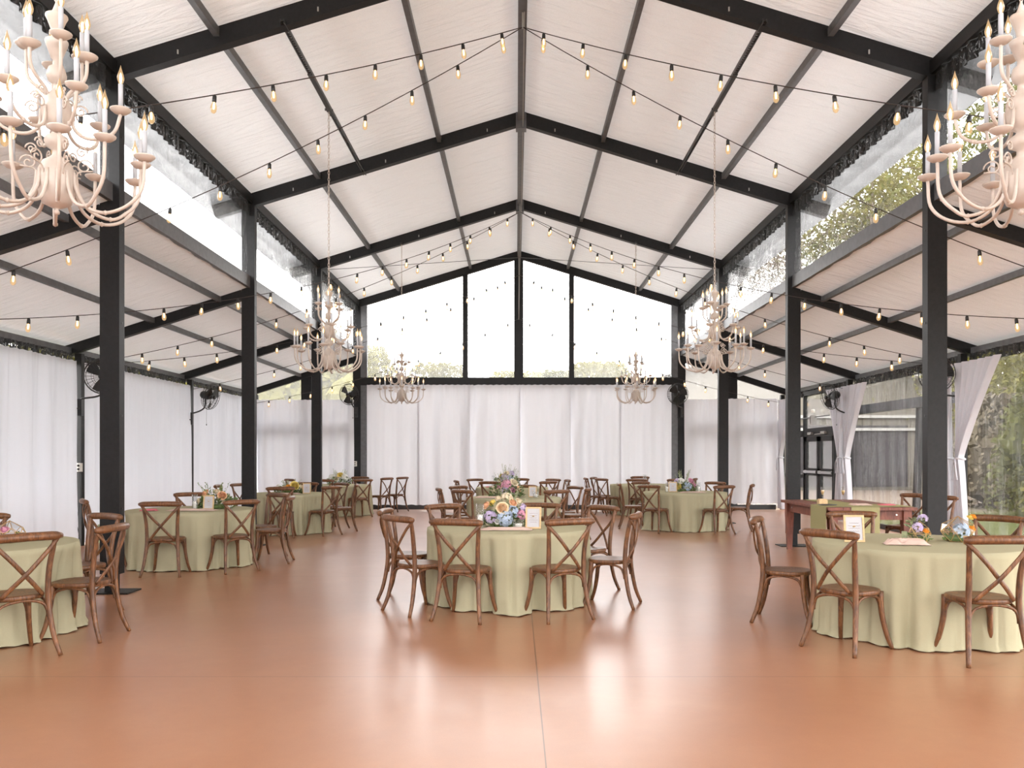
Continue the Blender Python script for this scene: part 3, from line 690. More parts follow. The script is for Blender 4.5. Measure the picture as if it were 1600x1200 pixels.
bouquet((TB['r2'][0]-.02, TB['r2'][1], top), 'bright pink, yellow and blue bouquet on the middle right table', [
    ('hyd', 'blue', .05, .1, -.09, .085), ('rose', 'pink', .12, .2, -.05, .075), ('rose', 'yellow', -.12, .1, -.09, .065), ('hyd', 'wpetal', -.06, .2, -.03, .07), ('rose', 'pink', .18, .13, -.04, .06), ('hyd', 'lav', -.13, .2, 0, .06)], .22, .3, 71)

def sign(loc, rz, w, h, label):
    t = thing('table_sign', label, 'table sign', loc, rz, 'framed table signs'); tl = Matrix.Rotation(R(-9), 4, 'X'); e = .016
    MB().box(-w/2, -w/2+e, -.009, .009, 0, h).box(w/2-e, w/2, -.009, .009, 0, h).box(-w/2+e, w/2-e, -.009, .009, 0, e).box(-w/2+e, w/2-e, -.009, .009, h-e, h).xf(tl).build('frame', 'oakframe', t)
    MB().box(-w/2+e, w/2-e, -.002, .004, e, h-e).xf(tl).build('card', 'paper', t)
    m = MB(); r = random.Random(w*999+h)
    for i in range(5):
        z = h*(.70-.1*i); L_ = w*r.uniform(.18, .30)
        m.tube([(-L_+2*L_*k/14, -.0035, z+.003*math.sin(k*1.9+i)) for k in range(15)], .0013, 4)
    m.xf(tl).build('script', 'ink', t)
    MB().beam((0, .01, h*.6), (0, .075+h*.15, .002), .02, .004).build('easel_leg', 'oakframe', t)
def glass_cyl(name, loc, r, h, label, candle=True, mat='glass'):
    t = thing(name, label, 'candle holder', loc, group='glass candle holders')
    MB().lathe([(r*.9, 0), (r, .004), (r, h), (r-.003, h), (r-.003, .008), (0, .008)], 20).build('glass', mat, t, True)
    if candle: MB().lathe([(0, .009), (r*.62, .009), (r*.62, h*.55), (r*.2, h*.56), (0, h*.56)], 14).build('candle', 'wax', t, True)
    return t
def napkin(loc, rz, w, d, label, mat='blush', h=.02, seed=1):
    f = folds(seed, 5)
    def top_(u, v): return ((u-.5)*w*(1+.05*f(v*2)), (v-.5)*d*(1+.06*f(u*3)), .004+h*(.55+.45*math.sin(v*17+2*f(u*2)))*min(1, 8*u*(1-u))*min(1, 8*v*(1-v)))
    o = MB().grid(top_, 24, 20).build('napkin', mat, smooth=True, loc=loc); o.rotation_euler = (0, 0, rz)
    so = o.modifiers.new('thickness', 'SOLIDIFY'); so.thickness = .003
    return tag(o, label, 'napkin', 'folded cloths on the tables')
def terrarium(loc, r, h, label, rz=0, blooms=()):
    t = thing('terrarium', label, 'terrarium', loc, rz, 'geometric glass terrariums'); n = 6
    lv = [(r*.62, 0), (r, h*.40), (r*.86, h*.68), (r*.0, h)]
    V = [[Vector((q*math.cos(2*PI*(j+.5*(i % 2))/n), q*math.sin(2*PI*(j+.5*(i % 2))/n), z)) for j in range(n)] for i, (q, z) in enumerate(lv)]
    e = MB(); g = MB()
    for i in range(3):
        for j in range(n):
            a, b, c = V[i][j], V[i][(j+1) % n], V[i+1][j if i % 2 == 0 else (j+1) % n]
            if i < 2: e.tube([a, b], .0028, 5)
            e.tube([a, V[i+1][j]], .0028, 5); e.tube([b if i % 2 == 0 else a, c], .0028, 5)
            if (i, j) not in ((1, 4), (1, 5), (2, 4)): g.add([a, b, V[i+1][(j+1) % n], V[i+1][j]], [(0,1,2,3)])
    for j in range(n): e.tube([V[0][j], V[0][(j+1) % n]], .0028, 5)
    e.build('metal_edges', 'gold', t); g.build('panes', 'glass', t)
    MB().lathe([(0, .003), (r*.6, .004), (r*.75, h*.18), (r*.5, h*.24), (0, h*.25)], 12).build('moss', 'leaf', t, True)
    for kind, mt, x, z, y, s in blooms:
        m = rose(mt, s) if kind == 'rose' else cluster(s, 40, s*.4, 5)
        m.xf(Matrix.Translation((x, y, z)) @ Matrix.Rotation(R(35), 4, 'X')); m.build('blossom', mt, t, True)
    leaves(30, r*.9, h*.6, .045, int(r*999)).build('foliage', 'leaf', t)['kind'] = 'stuff'
    return t
# front centre table
sign((c1[0]+.245, c1[1]-.30, top), R(-8), .155, .215, 'gold framed white card standing on the front centre table')
glass_cyl('hurricane_glass', (c1[0]-.285, c1[1]-.20, top), .042, .24, 'tall clear glass candle cylinder left of the rose bouquet')
glass_cyl('votive_glass', (c1[0]+.10, c1[1]-.28, top), .055, .09, 'low clear glass votive right in front of the rose bouquet')
napkin((c1[0]-.02, c1[1]-.42, top), 0, .50, .16, 'pale blush cloth folded in front of the rose bouquet', seed=3)
# second left table
sign((TB['l2'][0]+.28, TB['l2'][1]-.15, top), R(4), .14, .19, 'framed white card before the peach roses on the second left table')
glass_cyl('hurricane_glass', (TB['l2'][0]+.10, TB['l2'][1]-.16, top), .035, .20, 'clear glass candle cylinder beside the peach roses')
napkin((TB['l2'][0]+.15, TB['l2'][1]-.38, top), 0, .62, .18, 'pale blush cloth laid in front of the peach roses', seed=4)
napkin((TB['l2'][0]-.40, TB['l2'][1]-.42, top), R(10), .22, .12, 'deep pink napkin at the left of the second left table', 'rosecloth', seed=5)
sign((TB['l3'][0]+.42, TB['l3'][1]-.2, top), R(5), .15, .2, 'framed white card on the third left table')
napkin((TB['l3'][0]+.05, TB['l3'][1]-.4, top), 0, .6, .16, 'blush cloth on the third left table', seed=6)
sign((TB['c2'][0]+.33, TB['c2'][1]-.1, top), R(-4), .14, .19, 'framed white card on the middle centre table')
glass_cyl('hurricane_glass', (TB['c2'][0]+.38, TB['c2'][1]-.25, top), .05, .10, 'short glass votive by the card on the middle centre table')
napkin((TB['c2'][0]-.45, TB['c2'][1]-.3, top), 0, .42, .2, 'blush cloth on the middle centre table', seed=7)
sign((TB['r2'][0]-.28, TB['r2'][1]-.2, top), R(-3), .17, .2, 'framed white card left of the bright bouquet')
glass_cyl('hurricane_glass', (TB['r2'][0]-.40, TB['r2'][1]-.2, top), .035, .19, 'clear glass candle cylinder left of the card on the middle right table')
glass_cyl('hurricane_glass', (TB['r2'][0]+.24, TB['r2'][1]-.2, top), .035, .19, 'clear glass candle cylinder right of the bright bouquet')
napkin((TB['r2'][0]+.06, TB['r2'][1]-.45, top), 0, .5, .16, 'blush cloth in front of the bright bouquet', seed=8)
glass_cyl('hurricane_glass', (TB['c3'][0]-.42, TB['c3'][1], top), .05, .26, 'clear glass cylinder left of the lavender flowers')
glass_cyl('hurricane_glass', (TB['r3'][0]+.05, TB['r3'][1], top), .045, .24, 'clear glass cylinder on the last right table')
napkin((TB['c3'][0]-.5, TB['c3'][1]-.2, top), R(8), .2, .12, 'red pink napkin on the farthest centre table', 'rosecloth', seed=9)
# front right table
r1 = TB['r1']
sign((r1[0]-.54, r1[1]-.05, top), R(-6), .165, .225, 'light wood framed card on the front right table')
terrarium((r1[0]+.02, r1[1]-.02, top), .085, .17, 'small gold edged glass terrarium with purple and orange flowers', R(10), [('rose', 'orange', -.0, .09, -.07, .03), ('hyd', 'lav', -.05, .12, -.04, .04)])
terrarium((r1[0]+.36, r1[1]+.02, top), .14, .21, 'large dark edged glass terrarium with blue flowers', R(25), [('hyd', 'blue', -.05, .09, -.07, .06), ('rose', 'orange', .04, .11, -.10, .03), ('rose', 'yellow', .12, .19, -.02, .03), ('rose', 'orange', .15, .2, -.03, .028), ('hyd', 'wpetal', .06, .07, -.05, .045)])
glass_cyl('votive_cup', (r1[0]+.31, r1[1]-.22, top), .028, .065, 'small gold votive cup before the large terrarium', False, 'gold')
glass_cyl('votive_cup', (r1[0]-.10, r1[1]+.0, top), .022, .085, 'small green glass votive beside the small terrarium', True, 'leaf2')
napkin((r1[0]-.20, r1[1]-.25, top), R(-12), .34, .15, 'gathered blush napkin bundle on the front right table', h=.045, seed=10)
vase = thing('bud_vase', 'dark bud vase with purple and green sprigs behind the small terrarium', 'vase', (r1[0]+.10, r1[1]+.22, top))
MB().lathe([(.03, 0), (.042, .03), (.02, .09), (.026, .10), (0, .10)], 14).build('vase_body', 'plate', vase, True)
leaves(60, .06, .12, .05, 91).xf(Matrix.Translation((0, 0, .09))).build('foliage', 'leaf2', vase)['kind'] = 'stuff'
cluster(.04, 30, .016, 92).xf(Matrix.Translation((.05, -.02, .17))).build('blossom', 'lav', vase)
# front left table
terrarium((TB['l1'][0]+.30, TB['l1'][1]+.1, top), .12, .18, 'gold edged glass terrarium on the front left table', R(10), [('rose', 'pink', -.02, .1, -.05, .04)])
# farm table things
FX, FY, FZ = 4.78, 12.35, .783
def flute(x, y, label):
    t = thing('champagne_flute', label, 'glass', (x, y, .775), group='champagne flutes')
    MB().lathe([(.0, 0), (.034, 0), (.034, .003), (.006, .008), (.004, .085), (.012, .10), (.026, .15), (.024, .225), (.0225, .225), (.024, .15), (.009, .104), (0, .102)], 18).build('bowl_and_stem', 'glass', t, True)
    MB().lathe([(0, .104), (.010, .108), (.0235, .15), (.0225, .175), (0, .176)], 14).build('wine', 'gold', t, True)
flute(4.62, 12.75, 'champagne flute at the far left of the farm table'); flute(4.93, 12.75, 'champagne flute before the tied drape on the farm table')
tag(MB().box(-.06, .06, -.05, .05, 0, .06).box(-.05, .05, -.04, .04, .06, .075).build('wooden_box', 'oakframe', loc=(4.38, 12.1, .776)), 'small light wood box on the farm table', 'box')
tag(MB().lathe([(0, 0), (.09, 0), (.125, .012), (.12, .016), (.085, .006), (0, .006)], 28).build('dinner_plate', 'plate', smooth=True, loc=(4.33, 11.75, .776)), 'dark slate plate on the near corner of the farm table', 'plate')
napkin((4.78, 11.75, .783), 0, .28, .2, 'blush napkin on the runner of the farm table', seed=12)
napkin((5.15, 11.75, .776), R(6), .24, .16, 'red pink napkin at the right of the farm table', 'rosecloth', seed=13)

# ------------------------------------------------------------------ chandeliers
def make_chandelier():
    t = thing('chandelier', 'x', 'chandelier')
    # body turned profile; local z = 0 at the bottom finial, 1.085 at the trumpet rim
    prof = [(0, 0), (.014, .006), (.016, .018), (.008, .03), (.02, .036), (.04, .045), (.07, .06), (.088, .11), (.094, .17), (.094, .2), (.090, .235), (.070, .28), (.035, .305), (.022, .32), (.022, .345),
            (.05, .362), (.062, .39), (.055, .415), (.028, .432), (.022, .445), (.05, .462), (.070, .50), (.076, .55), (.074, .585), (.058, .625), (.03, .66), (.018, .675), (.018, .70), (.042, .715), (.05, .745), (.04, .785), (.02, .80), (.018, .825), (.028, .84), (.05, .90), (.058, .925), (.056, .932), (.024, .935),
            (.022, .955), (.026, .985), (.046, 1.04), (.056, 1.06), (.054, 1.068), (.03, 1.07), (.018, 1.10), (.008, 1.13), (.005, 1.145), (0, 1.146)]
    MB().lathe(prof, 20).build('body', 'white', t, True)
    CW = MB().lathe([(0, 0), (.012, 0), (.035, .008), (.054, .024), (.055, .03), (.03, .026), (.026, .03), (.026, .04), (.018, .042), (0, .042)], 16)
    SL = MB().lathe([(.0125, .04), (.0125, .165), (.008, .168), (0, .168)], 10)
    CO = MB().lathe([(.003, .168), (.0065, .180), (.0085, .198), (.006, .216), (0, .23)], 8)
    BU = MB().lathe([(.006, .165), (.011, .172), (.0175, .190), (.0185, .203), (.014, .222), (.008, .240), (.003, .258), (0, .270)], 10)
    tiers = [(12, .47, .285, .235, .12, 0.0), (6, .315, .57, .30+.27, .075, .26), (6, .155, .83, .72, .05, .1)]
    def scroll(c, s, ax):
        m = MB(); u = Vector(ax); pts = []
        for k in range(26):
            a = k*.36; q = s*(1-.032*k); pts.append(Vector(c)+u*(q*math.cos(a))+Vector((0, 0, q*math.sin(a))))
        m.tube(pts, .0045, 5); return m
    ra = random.Random(5)
    for ti, (n, rad, zc, z0, body, ph) in enumerate(tiers):
        for j in range(n):
            a = 2*PI*j/n+ph; d = Vector((math.cos(a), math.sin(a), 0)); Z = Vector((0, 0, 1))
            dz = (.03 if j % 2 else 0) if ti == 0 else (.05 if ti == 2 and j % 2 else 0)
            ro = rad*(.88 if ti == 0 and j % 2 else 1)
            if ti == 0: ctrl = [d*.092+Z*.225, d*.105+Z*.13, d*.16+Z*.045, d*.26+Z*.012, d*(ro*.80)+Z*.05, d*(ro*.97)+Z*.14, d*ro+Z*(zc+dz)]
            elif ti == 1: ctrl = [d*.076+Z*.56, d*.085+Z*.47, d*.14+Z*.425, d*.22+Z*.43, d*.285+Z*.475, d*rad+Z*(zc)]
            else: ctrl = [d*.05+Z*.625, d*.07+Z*.66, d*.13+Z*.71, d*.152+Z*.76, d*rad+Z*(zc+dz)]
            arm = MB().tube(spline(ctrl, 5), .0095, 7)
            if ti < 2: arm.lathe([(0, -.014), (.013, -.006), (.014, .006), (0, .014)], 8, tuple(ctrl[3]))
            ao = arm.build('arm', 'white', t, True); p = tuple(d*ro+Z*(zc+dz))
            for q_, (mb, nm, mt) in enumerate(((CW, 'drip_cup', 'white'), (SL, 'candle_sleeve', 'candle'), (BU, 'candle_bulb', 'amber'), (CO, 'filament', 'flame'))):
                key = nm
                if key in CH: o = bpy.data.objects.new(nm, CH[key]); COL.objects.link(o); o.parent = ao
                else: o = mb.build(nm, mt, ao, True); CH[key] = o.data
                o.location = p
                if q_ == 2 and ra.random() < .04: pass
    for j in range(6):
        a = 2*PI*j/6+.3; d = Vector((math.cos(a), math.sin(a), 0))
        m = scroll(d*.135+Vector((0, 0, .27)), .042, d); m.f and None
        b = scroll(d*.12+Vector((0, 0, .345)), .03, d); m.add(b.v, b.f)
        m.tube(spline([d*.09+Vector((0, 0, .2)), d*.11+Vector((0, 0, .24)), d*.175+Vector((0, 0, .25))], 4), .0045, 5)
        m.build('scroll', 'white', t, True)
        m = scroll(d*.115+Vector((0, 0, .565)), .036, d); b = scroll(d*.10+Vector((0, 0, .63)), .024, d); m.add(b.v, b.f)
        m.build('scroll', 'white', t, True)
    return t
CH = {}
ch0 = make_chandelier(); KIDS[ch0.name] = list(ch0.children)
for k_ in ch0.children: KIDS[k_.name] = list(k_.children)
CHP = [(-2.46, 4.52, 2.757, 'large white candle chandelier nearest the camera, cut by the left edge'), (2.70, 4.52, 2.757, 'large white candle chandelier nearest the camera, cut by the right edge'),
       (-2.51, 11.3, 2.59, 'white candle chandelier in front of the third left column'), (2.65, 11.3, 2.59, 'white candle chandelier in front of the third right column'),
       (-2.50, 18.40, 2.61, 'farthest white candle chandelier before the left half of the back drapes'), (2.60, 18.40, 2.61, 'farthest white candle chandelier before the right half of the back drapes')]
for i, (x, y, z, lab) in enumerate(CHP):
    o = ch0 if i == 0 else copy_tree(ch0)
    o.location = (x, y, z); o.rotation_euler = (0, 0, R(17)*i); o['label'] = lab; o['group'] = 'white candle chandeliers'
    ztop = {4.52: 6.86-.305*abs(x-X0), 11.3: 6.08, 18.40: 6.86-.305*abs(x-X0)}[y]-z
    m = MB(); zz = 1.14; n = 0
    while zz < ztop:
        a = n*PI/2
        m.tube([(math.cos(a)*.012*math.sin(q), math.sin(a)*.012*math.sin(q), zz+.026+.027*math.cos(q)) for q in [2*PI*k/8 for k in range(8)]], .0036, 4, True)
        zz += .044; n += 1
    m.build('chain', 'white', o)
    m = MB().lathe([(0, 0), (.03, .0), (.03, .02), (0, .02)], 10, (0, 0, ztop-.01)); m.box(-.05, .05, -.02, .02, ztop, ztop+.03).build('hanger', 'black', o)

# ------------------------------------------------------------------ string lights
SOC = MB().lathe([(0, .012), (.008, .006), (.019, -.008), (.0215, -.058), (.016, -.066), (0, -.066)], 10)
GLB = MB().lathe([(.012, -.058), (.016, -.068), (.027, -.10), (.030, -.125), (.026, -.152), (.014, -.168), (0, -.172)], 12)
FIL = MB().lathe([(.004, -.06), (.009, -.075), (.011, -.105), (.008, -.13), (0, -.135)], 8)
BM = {}
for nm in ('flame', 'filament', 'amber'): M[nm].cycles.emission_sampling = 'NONE' if nm != 'flame' else 'AUTO'
def string_light(a, b, sag, label, skip=.35, step=.62):
    a, b = Vector(a), Vector(b); L_ = (b-a).length; t = thing('string_light', label, 'string lights', a, group='strings of warm bulbs')
    f = lambda q: (b-a)*q-Vector((0, 0, 4*sag*q*(1-q)))
    m = MB().tube([f(i/30) for i in range(31)], .0055, 5); m.build('cable', 'cable', t, True)
    s = skip
    while s < L_-.15:
        p = f(s/L_)-Vector((0, 0, .004)); rx, ry = rnd.uniform(-.12, .12), rnd.uniform(-.12, .12)
        if 'g' not in BM:
            o = GLB.build('bulb', 'amber', t, True); k1 = SOC.build('socket', 'black', o, True); k2 = FIL.build('filament', 'filament', o, True)
            BM['g'] = (o, k1, k2)
        else:
            o, k1, k2 = (q.copy() for q in BM['g'])
            for q in (o, k1, k2): COL.objects.link(q)
            o.parent = t; k1.parent = o; k2.parent = o
        o.location = p; o.rotation_euler = (rx, ry, 0)
        s += step
P1, P2, P3, P4 = (X0, 10.35, 6.72), (X0, 18.2, 6.72), (.07, 20.6, 5.87), (.06, 21.8, 5.0)
for sg, sd in sides:
    e = X0+sg*7.12
    string_light(P1, (e, 4.6, 2.95), .30, f'string of bulbs from the ridge toward the camera on the {sd}')
    string_light(P1, (e, 9.15, 2.95), .28, f'string of bulbs from the ridge down to the first {sd} wall post', .28)
    string_light(P2, (e, 9.25, 2.95), .62, f'long string of bulbs from the third frame peak forward to the first {sd} wall post', .45)
    string_light(P2, (e, 13.75, 2.95), .42, f'string of bulbs from the third frame peak to the second {sd} wall post', .8)
    string_light(P3, (e, 13.85, 2.95), .40, f'string of bulbs from the hanging cord forward to the second {sd} wall post', .5)
    string_light(P3, (e, 18.4, 2.92), .30, f'string of bulbs from the hanging cord to the third {sd} wall post', .6)
    string_light(P4, (e, 22.9, 2.9), .25, f'string of bulbs from the lower hanging cord to the {sd} back corner', .3)
    m = MB().tube([Vector((X0, FR[5]+.1, 5.82)).lerp(Vector((X0+sg*4.3, FR[5]+.1, 5.55)), q/8) for q in range(9)], .006, 5)
    tag(m.build('tie_cable', 'grey', smooth=True), f'thin steel tie cable across the third frame, {sd} half', 'cable')
hc = thing('hanging_cord', 'pale cord hanging from the ridge with the bulb strings tied on', 'cord', (0, 0, 0))
MB().tube([(X0+.02, 10.3, 6.88), (X0+.03, 14, 6.80), (X0+.03, 18.2, 6.76), (X0+.02, 20.5, 6.70), (.075, 20.6, 5.9), (.07, 21.3, 5.5), (.06, 21.8, 5.0)], .008, 6).build('cord', 'trimw', hc)
MB().tube([(X0, 10.35, 6.90), (X0, 10.35, 6.70)], .010, 6).tube([(X0, 18.2, 6.90), (X0, 18.2, 6.70)], .01, 6).tube([(.06, 21.8, 6.9), (.06, 21.8, 4.98)], .006, 6).build('drop', 'trimw', hc)

# ------------------------------------------------------------------ wall fans
def fan(post, head, aim, label, arm=True):
    """post: where the bracket sits, head: centre of the blades, aim: direction the air goes"""
    t = thing('wall_fan', label, 'fan', head, group='black wall fans'); q = Vector((0, -1, 0)).rotation_difference(Vector(aim).normalized()).to_matrix().to_4x4()
    h, p = Vector(head), Vector(post); r = .285
    g = MB()
    for y, rr in ((-.055, r*.93), (0, r), (.06, r*.93)): g.tube([(rr*math.cos(a), y, rr*math.sin(a)) for a in [2*PI*k/28 for k in range(28)]], .008 if y == 0 else .005, 5, True)
    for y, rr in ((-.075, r*.55), (.075, r*.55)): g.tube([(rr*math.cos(a), y, rr*math.sin(a)) for a in [2*PI*k/24 for k in range(24)]], .003, 4, True)
    for k in range(26):
        a = 2*PI*k/26; c, s = math.cos(a), math.sin(a)
        for y in (-1, 1): g.tube([(.06*c, y*.085, .06*s), (r*.6*c, y*.075, r*.6*s), (r*.95*c, y*.05, r*.95*s), (r*c, 0, r*s)], .0022, 4)
    g.xf(q).build('guard', 'black', t)
    for k in range(3):
        a0 = 2*PI*k/3+.3
        def fb(u, v): a = a0+(u-.5)*(1.15-.25*v); rr = .05+.20*v; return (rr*math.cos(a), -.02+.05*(u-.5), rr*math.sin(a))
        MB().grid(fb, 6, 5).xf(q).build('blade', 'black', t, True)
    m = MB(); m.lathe([(0, -.02), (.05, -.02), (.055, .0), (.085, .06), (.085, .19), (.06, .23), (0, .235)], 18)
    m.v = [(x, z, y) for x, y, z in m.v]; m.xf(q).build('motor', 'black', t, True)
    MB().lathe([(0, -.02), (.045, -.015), (.045, .02), (0, .02)], 16).xf(q @ Matrix.Translation((0, -.085, 0)) @ Matrix.Rotation(PI/2, 4, 'X')).build('hub', 'black', t, True)
    b = (q @ Vector((0, .14, 0)))
    l = p-h
    MB().tube(spline([b+Vector((0, 0, -.06)), b+Vector((0, 0, -.24)), b+Vector((l.x-b.x, l.y-b.y, 0))*.3+Vector((0, 0, -.33)), Vector((l.x-(l.x*.14), l.y-l.y*.14, -.35)), Vector((l.x, l.y, l.z+.16))], 5), .016, 8).build('arm', 'black', t, True)
    MB().box(l.x-.035, l.x+.035, l.y-.04, l.y+.04, l.z-.1, l.z+.17).build('bracket', 'black', t)
    MB().lathe([(0, 0), (.02, 0), (.022, .02), (0, .022)], 10, (l.x, l.y-.07, l.z)).build('knob', 'black', t)
    MB().tube([b+Vector((.03, 0, -.08)), b+Vector((.03, 0, -.62))], .0018, 4).lathe([(0, 0), (.009, .005), (.009, .03), (0, .04)], 8, tuple(b+Vector((.03, 0, -.66)))).build('pull_cord', 'black', t)
    return t
fan((-7.07, 13.70, 2.22), (-6.67, 13.62, 2.75), (.25, -1, -.12), 'black wall fan behind the first left column, second post')
fan((-7.07, 18.37, 2.24), (-6.62, 18.30, 2.75), (1, -.18, -.25), 'black wall fan seen edge-on at the third left wall post')
fan((7.20, 13.70, 2.22), (6.78, 13.62, 2.78), (-.1, -1, -.12), 'black wall fan behind the first right column')
fan((7.20, 18.37, 2.24), (6.78, 18.30, 2.75), (-1, -.18, -.25), 'black wall fan seen edge-on near the double door')
fan((-4.36, 23.02, 2.62), (-4.50, 22.72, 3.12), (-.35, -1, -.1), 'black wall fan on the left back column')
fan((4.50, 23.02, 2.62), (4.34, 22.72, 3.13), (.1, -1, -.1), 'black wall fan on the right back column')

# outlets and small floor things
def outlet(x, y, z, label):
    o = thing('outlet_box', label, 'outlet', (x, y, z), group='outlet boxes on posts')
    MB().box(-.045, .045, -.02, .03, -.07, .07).build('cover', 'outlet', o); MB().box(-.018, .018, -.024, -.019, .012, .045).box(-.018, .018, -.024, -.019, -.045, -.012).build('socket', 'black', o)
outlet(-7.09, 13.69, 1.28, 'pale outlet box on the second left wall post')
outlet(-4.40, 23.03, 1.25, 'pale outlet box on the left back column')
tag(MB().tube(spline([(-7.08, 13.68, 1.21), (-7.05, 13.66, .8), (-7.1, 13.65, .4), (-7.0, 13.6, .02)], 5), .006, 6).build('power_cord', 'black', smooth=True), 'thin black cord running down the second left wall post', 'cord')
ht = thing('floor_heater', 'low grey floor heater with a dark grille by the left wall', 'heater', (-6.95, 14.35, 0), R(0))
MB().box(-.16, .20, -.12, .28, .0, .30).build('cabinet', 'leaf2', ht)
m = MB(); m.box(-.13, .17, -.126, -.119, .05, .25)
for i in range(7): m.box(-.13+.045*i, -.12+.045*i, -.135, -.125, .05, .25)
m.build('grille', 'black', ht)

# ------------------------------------------------------------------ outside: barn, trees
bn = thing('barn', 'cream metal sided barn outside the right back corner', 'building', (13.5, 40, 0))
MB().box(-7.5, 6, 0, 9, -.15, 4.9).add([(-7.5, 0, 4.9), (6, 0, 4.9), (-.75, 0, 7.1), (-7.5, 9, 4.9), (6, 9, 4.9), (-.75, 9, 7.1)], [(0,1,2),(3,5,4)]).build('wall', 'siding', bn)
MB().beam((-8.2, 4.5, 4.75), (-.65, 4.5, 7.22), 10.4, .15).beam((6.7, 4.5, 4.75), (-.85, 4.5, 7.22), 10.4, .15).build('roof', 'trimw', bn)
MB().box(-.6, 5.0, -.06, .0, .0, 2.9).build('opening', 'shade', bn)  # flat dark panel, recess shade put into its colour
for z in (2.65, 3.25): MB().box(-1.0, 5.6, -.14, -.02, z, z+.13).build('trim_board', 'trimw', bn)
def blob(m, c, rx, rz, rr):
    c = Vector(c); nu, nv = 10, 7
    j = [[rr.uniform(.8, 1.15) for _ in range(nu)] for _ in range(nv+1)]
    m.grid(lambda u, v: c+Vector((rx*math.sin(PI*v)*math.cos(2*PI*u), rx*math.sin(PI*v)*math.sin(2*PI*u), rz*math.cos(PI*v)))*j[round(v*nv)][round(u*nu) % nu], nu, nv, True)
def make_tree(seed, h, spread, mat, n, leafsz):
    r = random.Random(seed); t = thing('tree', 'x', 'tree'); tr = MB()
    tr.tube([(0, 0, -.2), (.1, 0, h*.3), (0, .1, h*.6), (0, 0, h*.92)], [h*.022, h*.017, h*.010, .02], 7); tips = []
    for k in range(16):
        z = h*r.uniform(.22, .85); a = r.uniform(0, 6.28); L_ = spread*(1-.65*abs(z/h-.45))*r.uniform(.6, 1)
        e = Vector((math.cos(a)*L_, math.sin(a)*L_, z+L_*r.uniform(.15, .6))); tr.tube([(0, 0, z), e*.5+Vector((0, 0, z*.5+.1)), e], [h*.007, h*.004, .012], 5); tips += [e, e*.6+Vector((0, 0, z*.4))]
    tips.append(Vector((0, 0, h)))
    tr.build('trunk', 'bark', t, True); lf = MB()
    for _ in range(n):
        c = r.choice(tips); q = spread*.42; p = c+Vector((r.gauss(0, q*.5), r.gauss(0, q*.5), r.gauss(0, q*.42)))
        if p.z < h*.06: p.z = h*.06+r.random()
        u = Vector((r.uniform(-1, 1), r.uniform(-1, 1), r.uniform(-1, 1))).normalized(); w = u.orthogonal().normalized(); s = leafsz*r.uniform(.6, 1.3)
        lf.add([p-u*s, p+w*s*.5, p+u*s, p-w*s*.5], [(0,1,2,3)])
    lf.build('foliage', mat, t)['kind'] = 'stuff'
    KIDS[t.name] = list(t.children)
    return t
TR = [make_tree(1, 13, 4.2, 'tree', 14000, .10), make_tree(2, 12, 4.4, 'tree2', 14000, .10), make_tree(3, 11, 3.8, 'tree3', 7000, .08)]
spots = [(17, 16, 0, 'yellow-green spring tree'), (21, 22, 1, 'dark leafy tree'), (16.5, 22.5, 2, 'thin brownish tree'), (24, 28, 0, 'yellow-green spring tree'), (19, 10.5, 1, 'dark leafy tree'), (26, 17, 0, 'yellow-green spring tree'), (31, 24, 1, 'dark leafy tree'),
         (22, 33, 0, 'yellow-green spring tree'), (29, 36, 2, 'thin brownish tree'), (15.5, 13.5, 2, 'thin brownish tree'), (34, 31, 0, 'yellow-green spring tree'), (13.2, 17.5, 1, 'dark leafy tree'),
         (-13.5, 41, 0, 'spring tree'), (-17.5, 46, 2, 'spring tree'), (-10, 47, 0, 'spring tree'), (-22, 44, 0, 'spring tree'),
         (21.5, 51, 0, 'tall tree'), (25.5, 50, 0, 'tall tree'), (23.5, 56, 1, 'tall tree'), (29, 52, 0, 'tall tree'), (18.5, 55, 2, 'tall tree')]
def make_bush(seed, h, w, mat, n):
    rr = random.Random(seed); t = thing('bush', 'x', 'bush'); lf = MB(); st = MB()
    for k in range(7):
        a = rr.uniform(0, 6.28); st.tube([(0, 0, -.1), (math.cos(a)*w*.25, math.sin(a)*w*.25, h*.5), (math.cos(a)*w*.5, math.sin(a)*w*.5, h*.85)], [.05, .03, .01], 5)
    for _ in range(n):
        a = rr.uniform(0, 6.28); z = h*rr.random()**.8; q = w*(rr.random()**.5)*(1-.55*(z/h)**2)
        p = Vector((q*math.cos(a), q*math.sin(a), z)); u = Vector((rr.uniform(-1, 1), rr.uniform(-1, 1), rr.uniform(-1, 1))).normalized(); v_ = u.orthogonal().normalized(); s_ = .105*rr.uniform(.6, 1.3)
        lf.add([p-u*s_, p+v_*s_*.6, p+u*s_, p-v_*s_*.6], [(0,1,2,3)])
    blob(lf, (0, 0, h*.42), w*.74, h*.46, rr)
    for k in range(6): blob(lf, (math.cos(k)*w*.5, math.sin(k)*w*.5, h*(.3+.06*k)), w*.36, h*.2, rr)
    st.build('stems', 'bark', t, True); lf.build('foliage', mat, t)['kind'] = 'stuff'; KIDS[t.name] = list(t.children); return t
BS = [make_bush(4, 4.6, 2.3, 'tree2', 7500), make_bush(5, 5.2, 2.5, 'tree', 7500), make_bush(6, 3.8, 2.2, 'tree3', 6000)]
bpos = [(14.6, 22.5, 0), (17.6, 25.5, 1), (15.6, 26.5, 2), (19.2, 29, 0), (18.8, 22.2, 1), (21, 32.5, 1), (22.5, 27.5, 0), (16.8, 20.2, 2), (23.5, 35.5, 0), (25.5, 30.5, 1), (27, 38, 2), (20.4, 24.6, 2), (14.2, 18.8, 1), (25.8, 42, 1)]
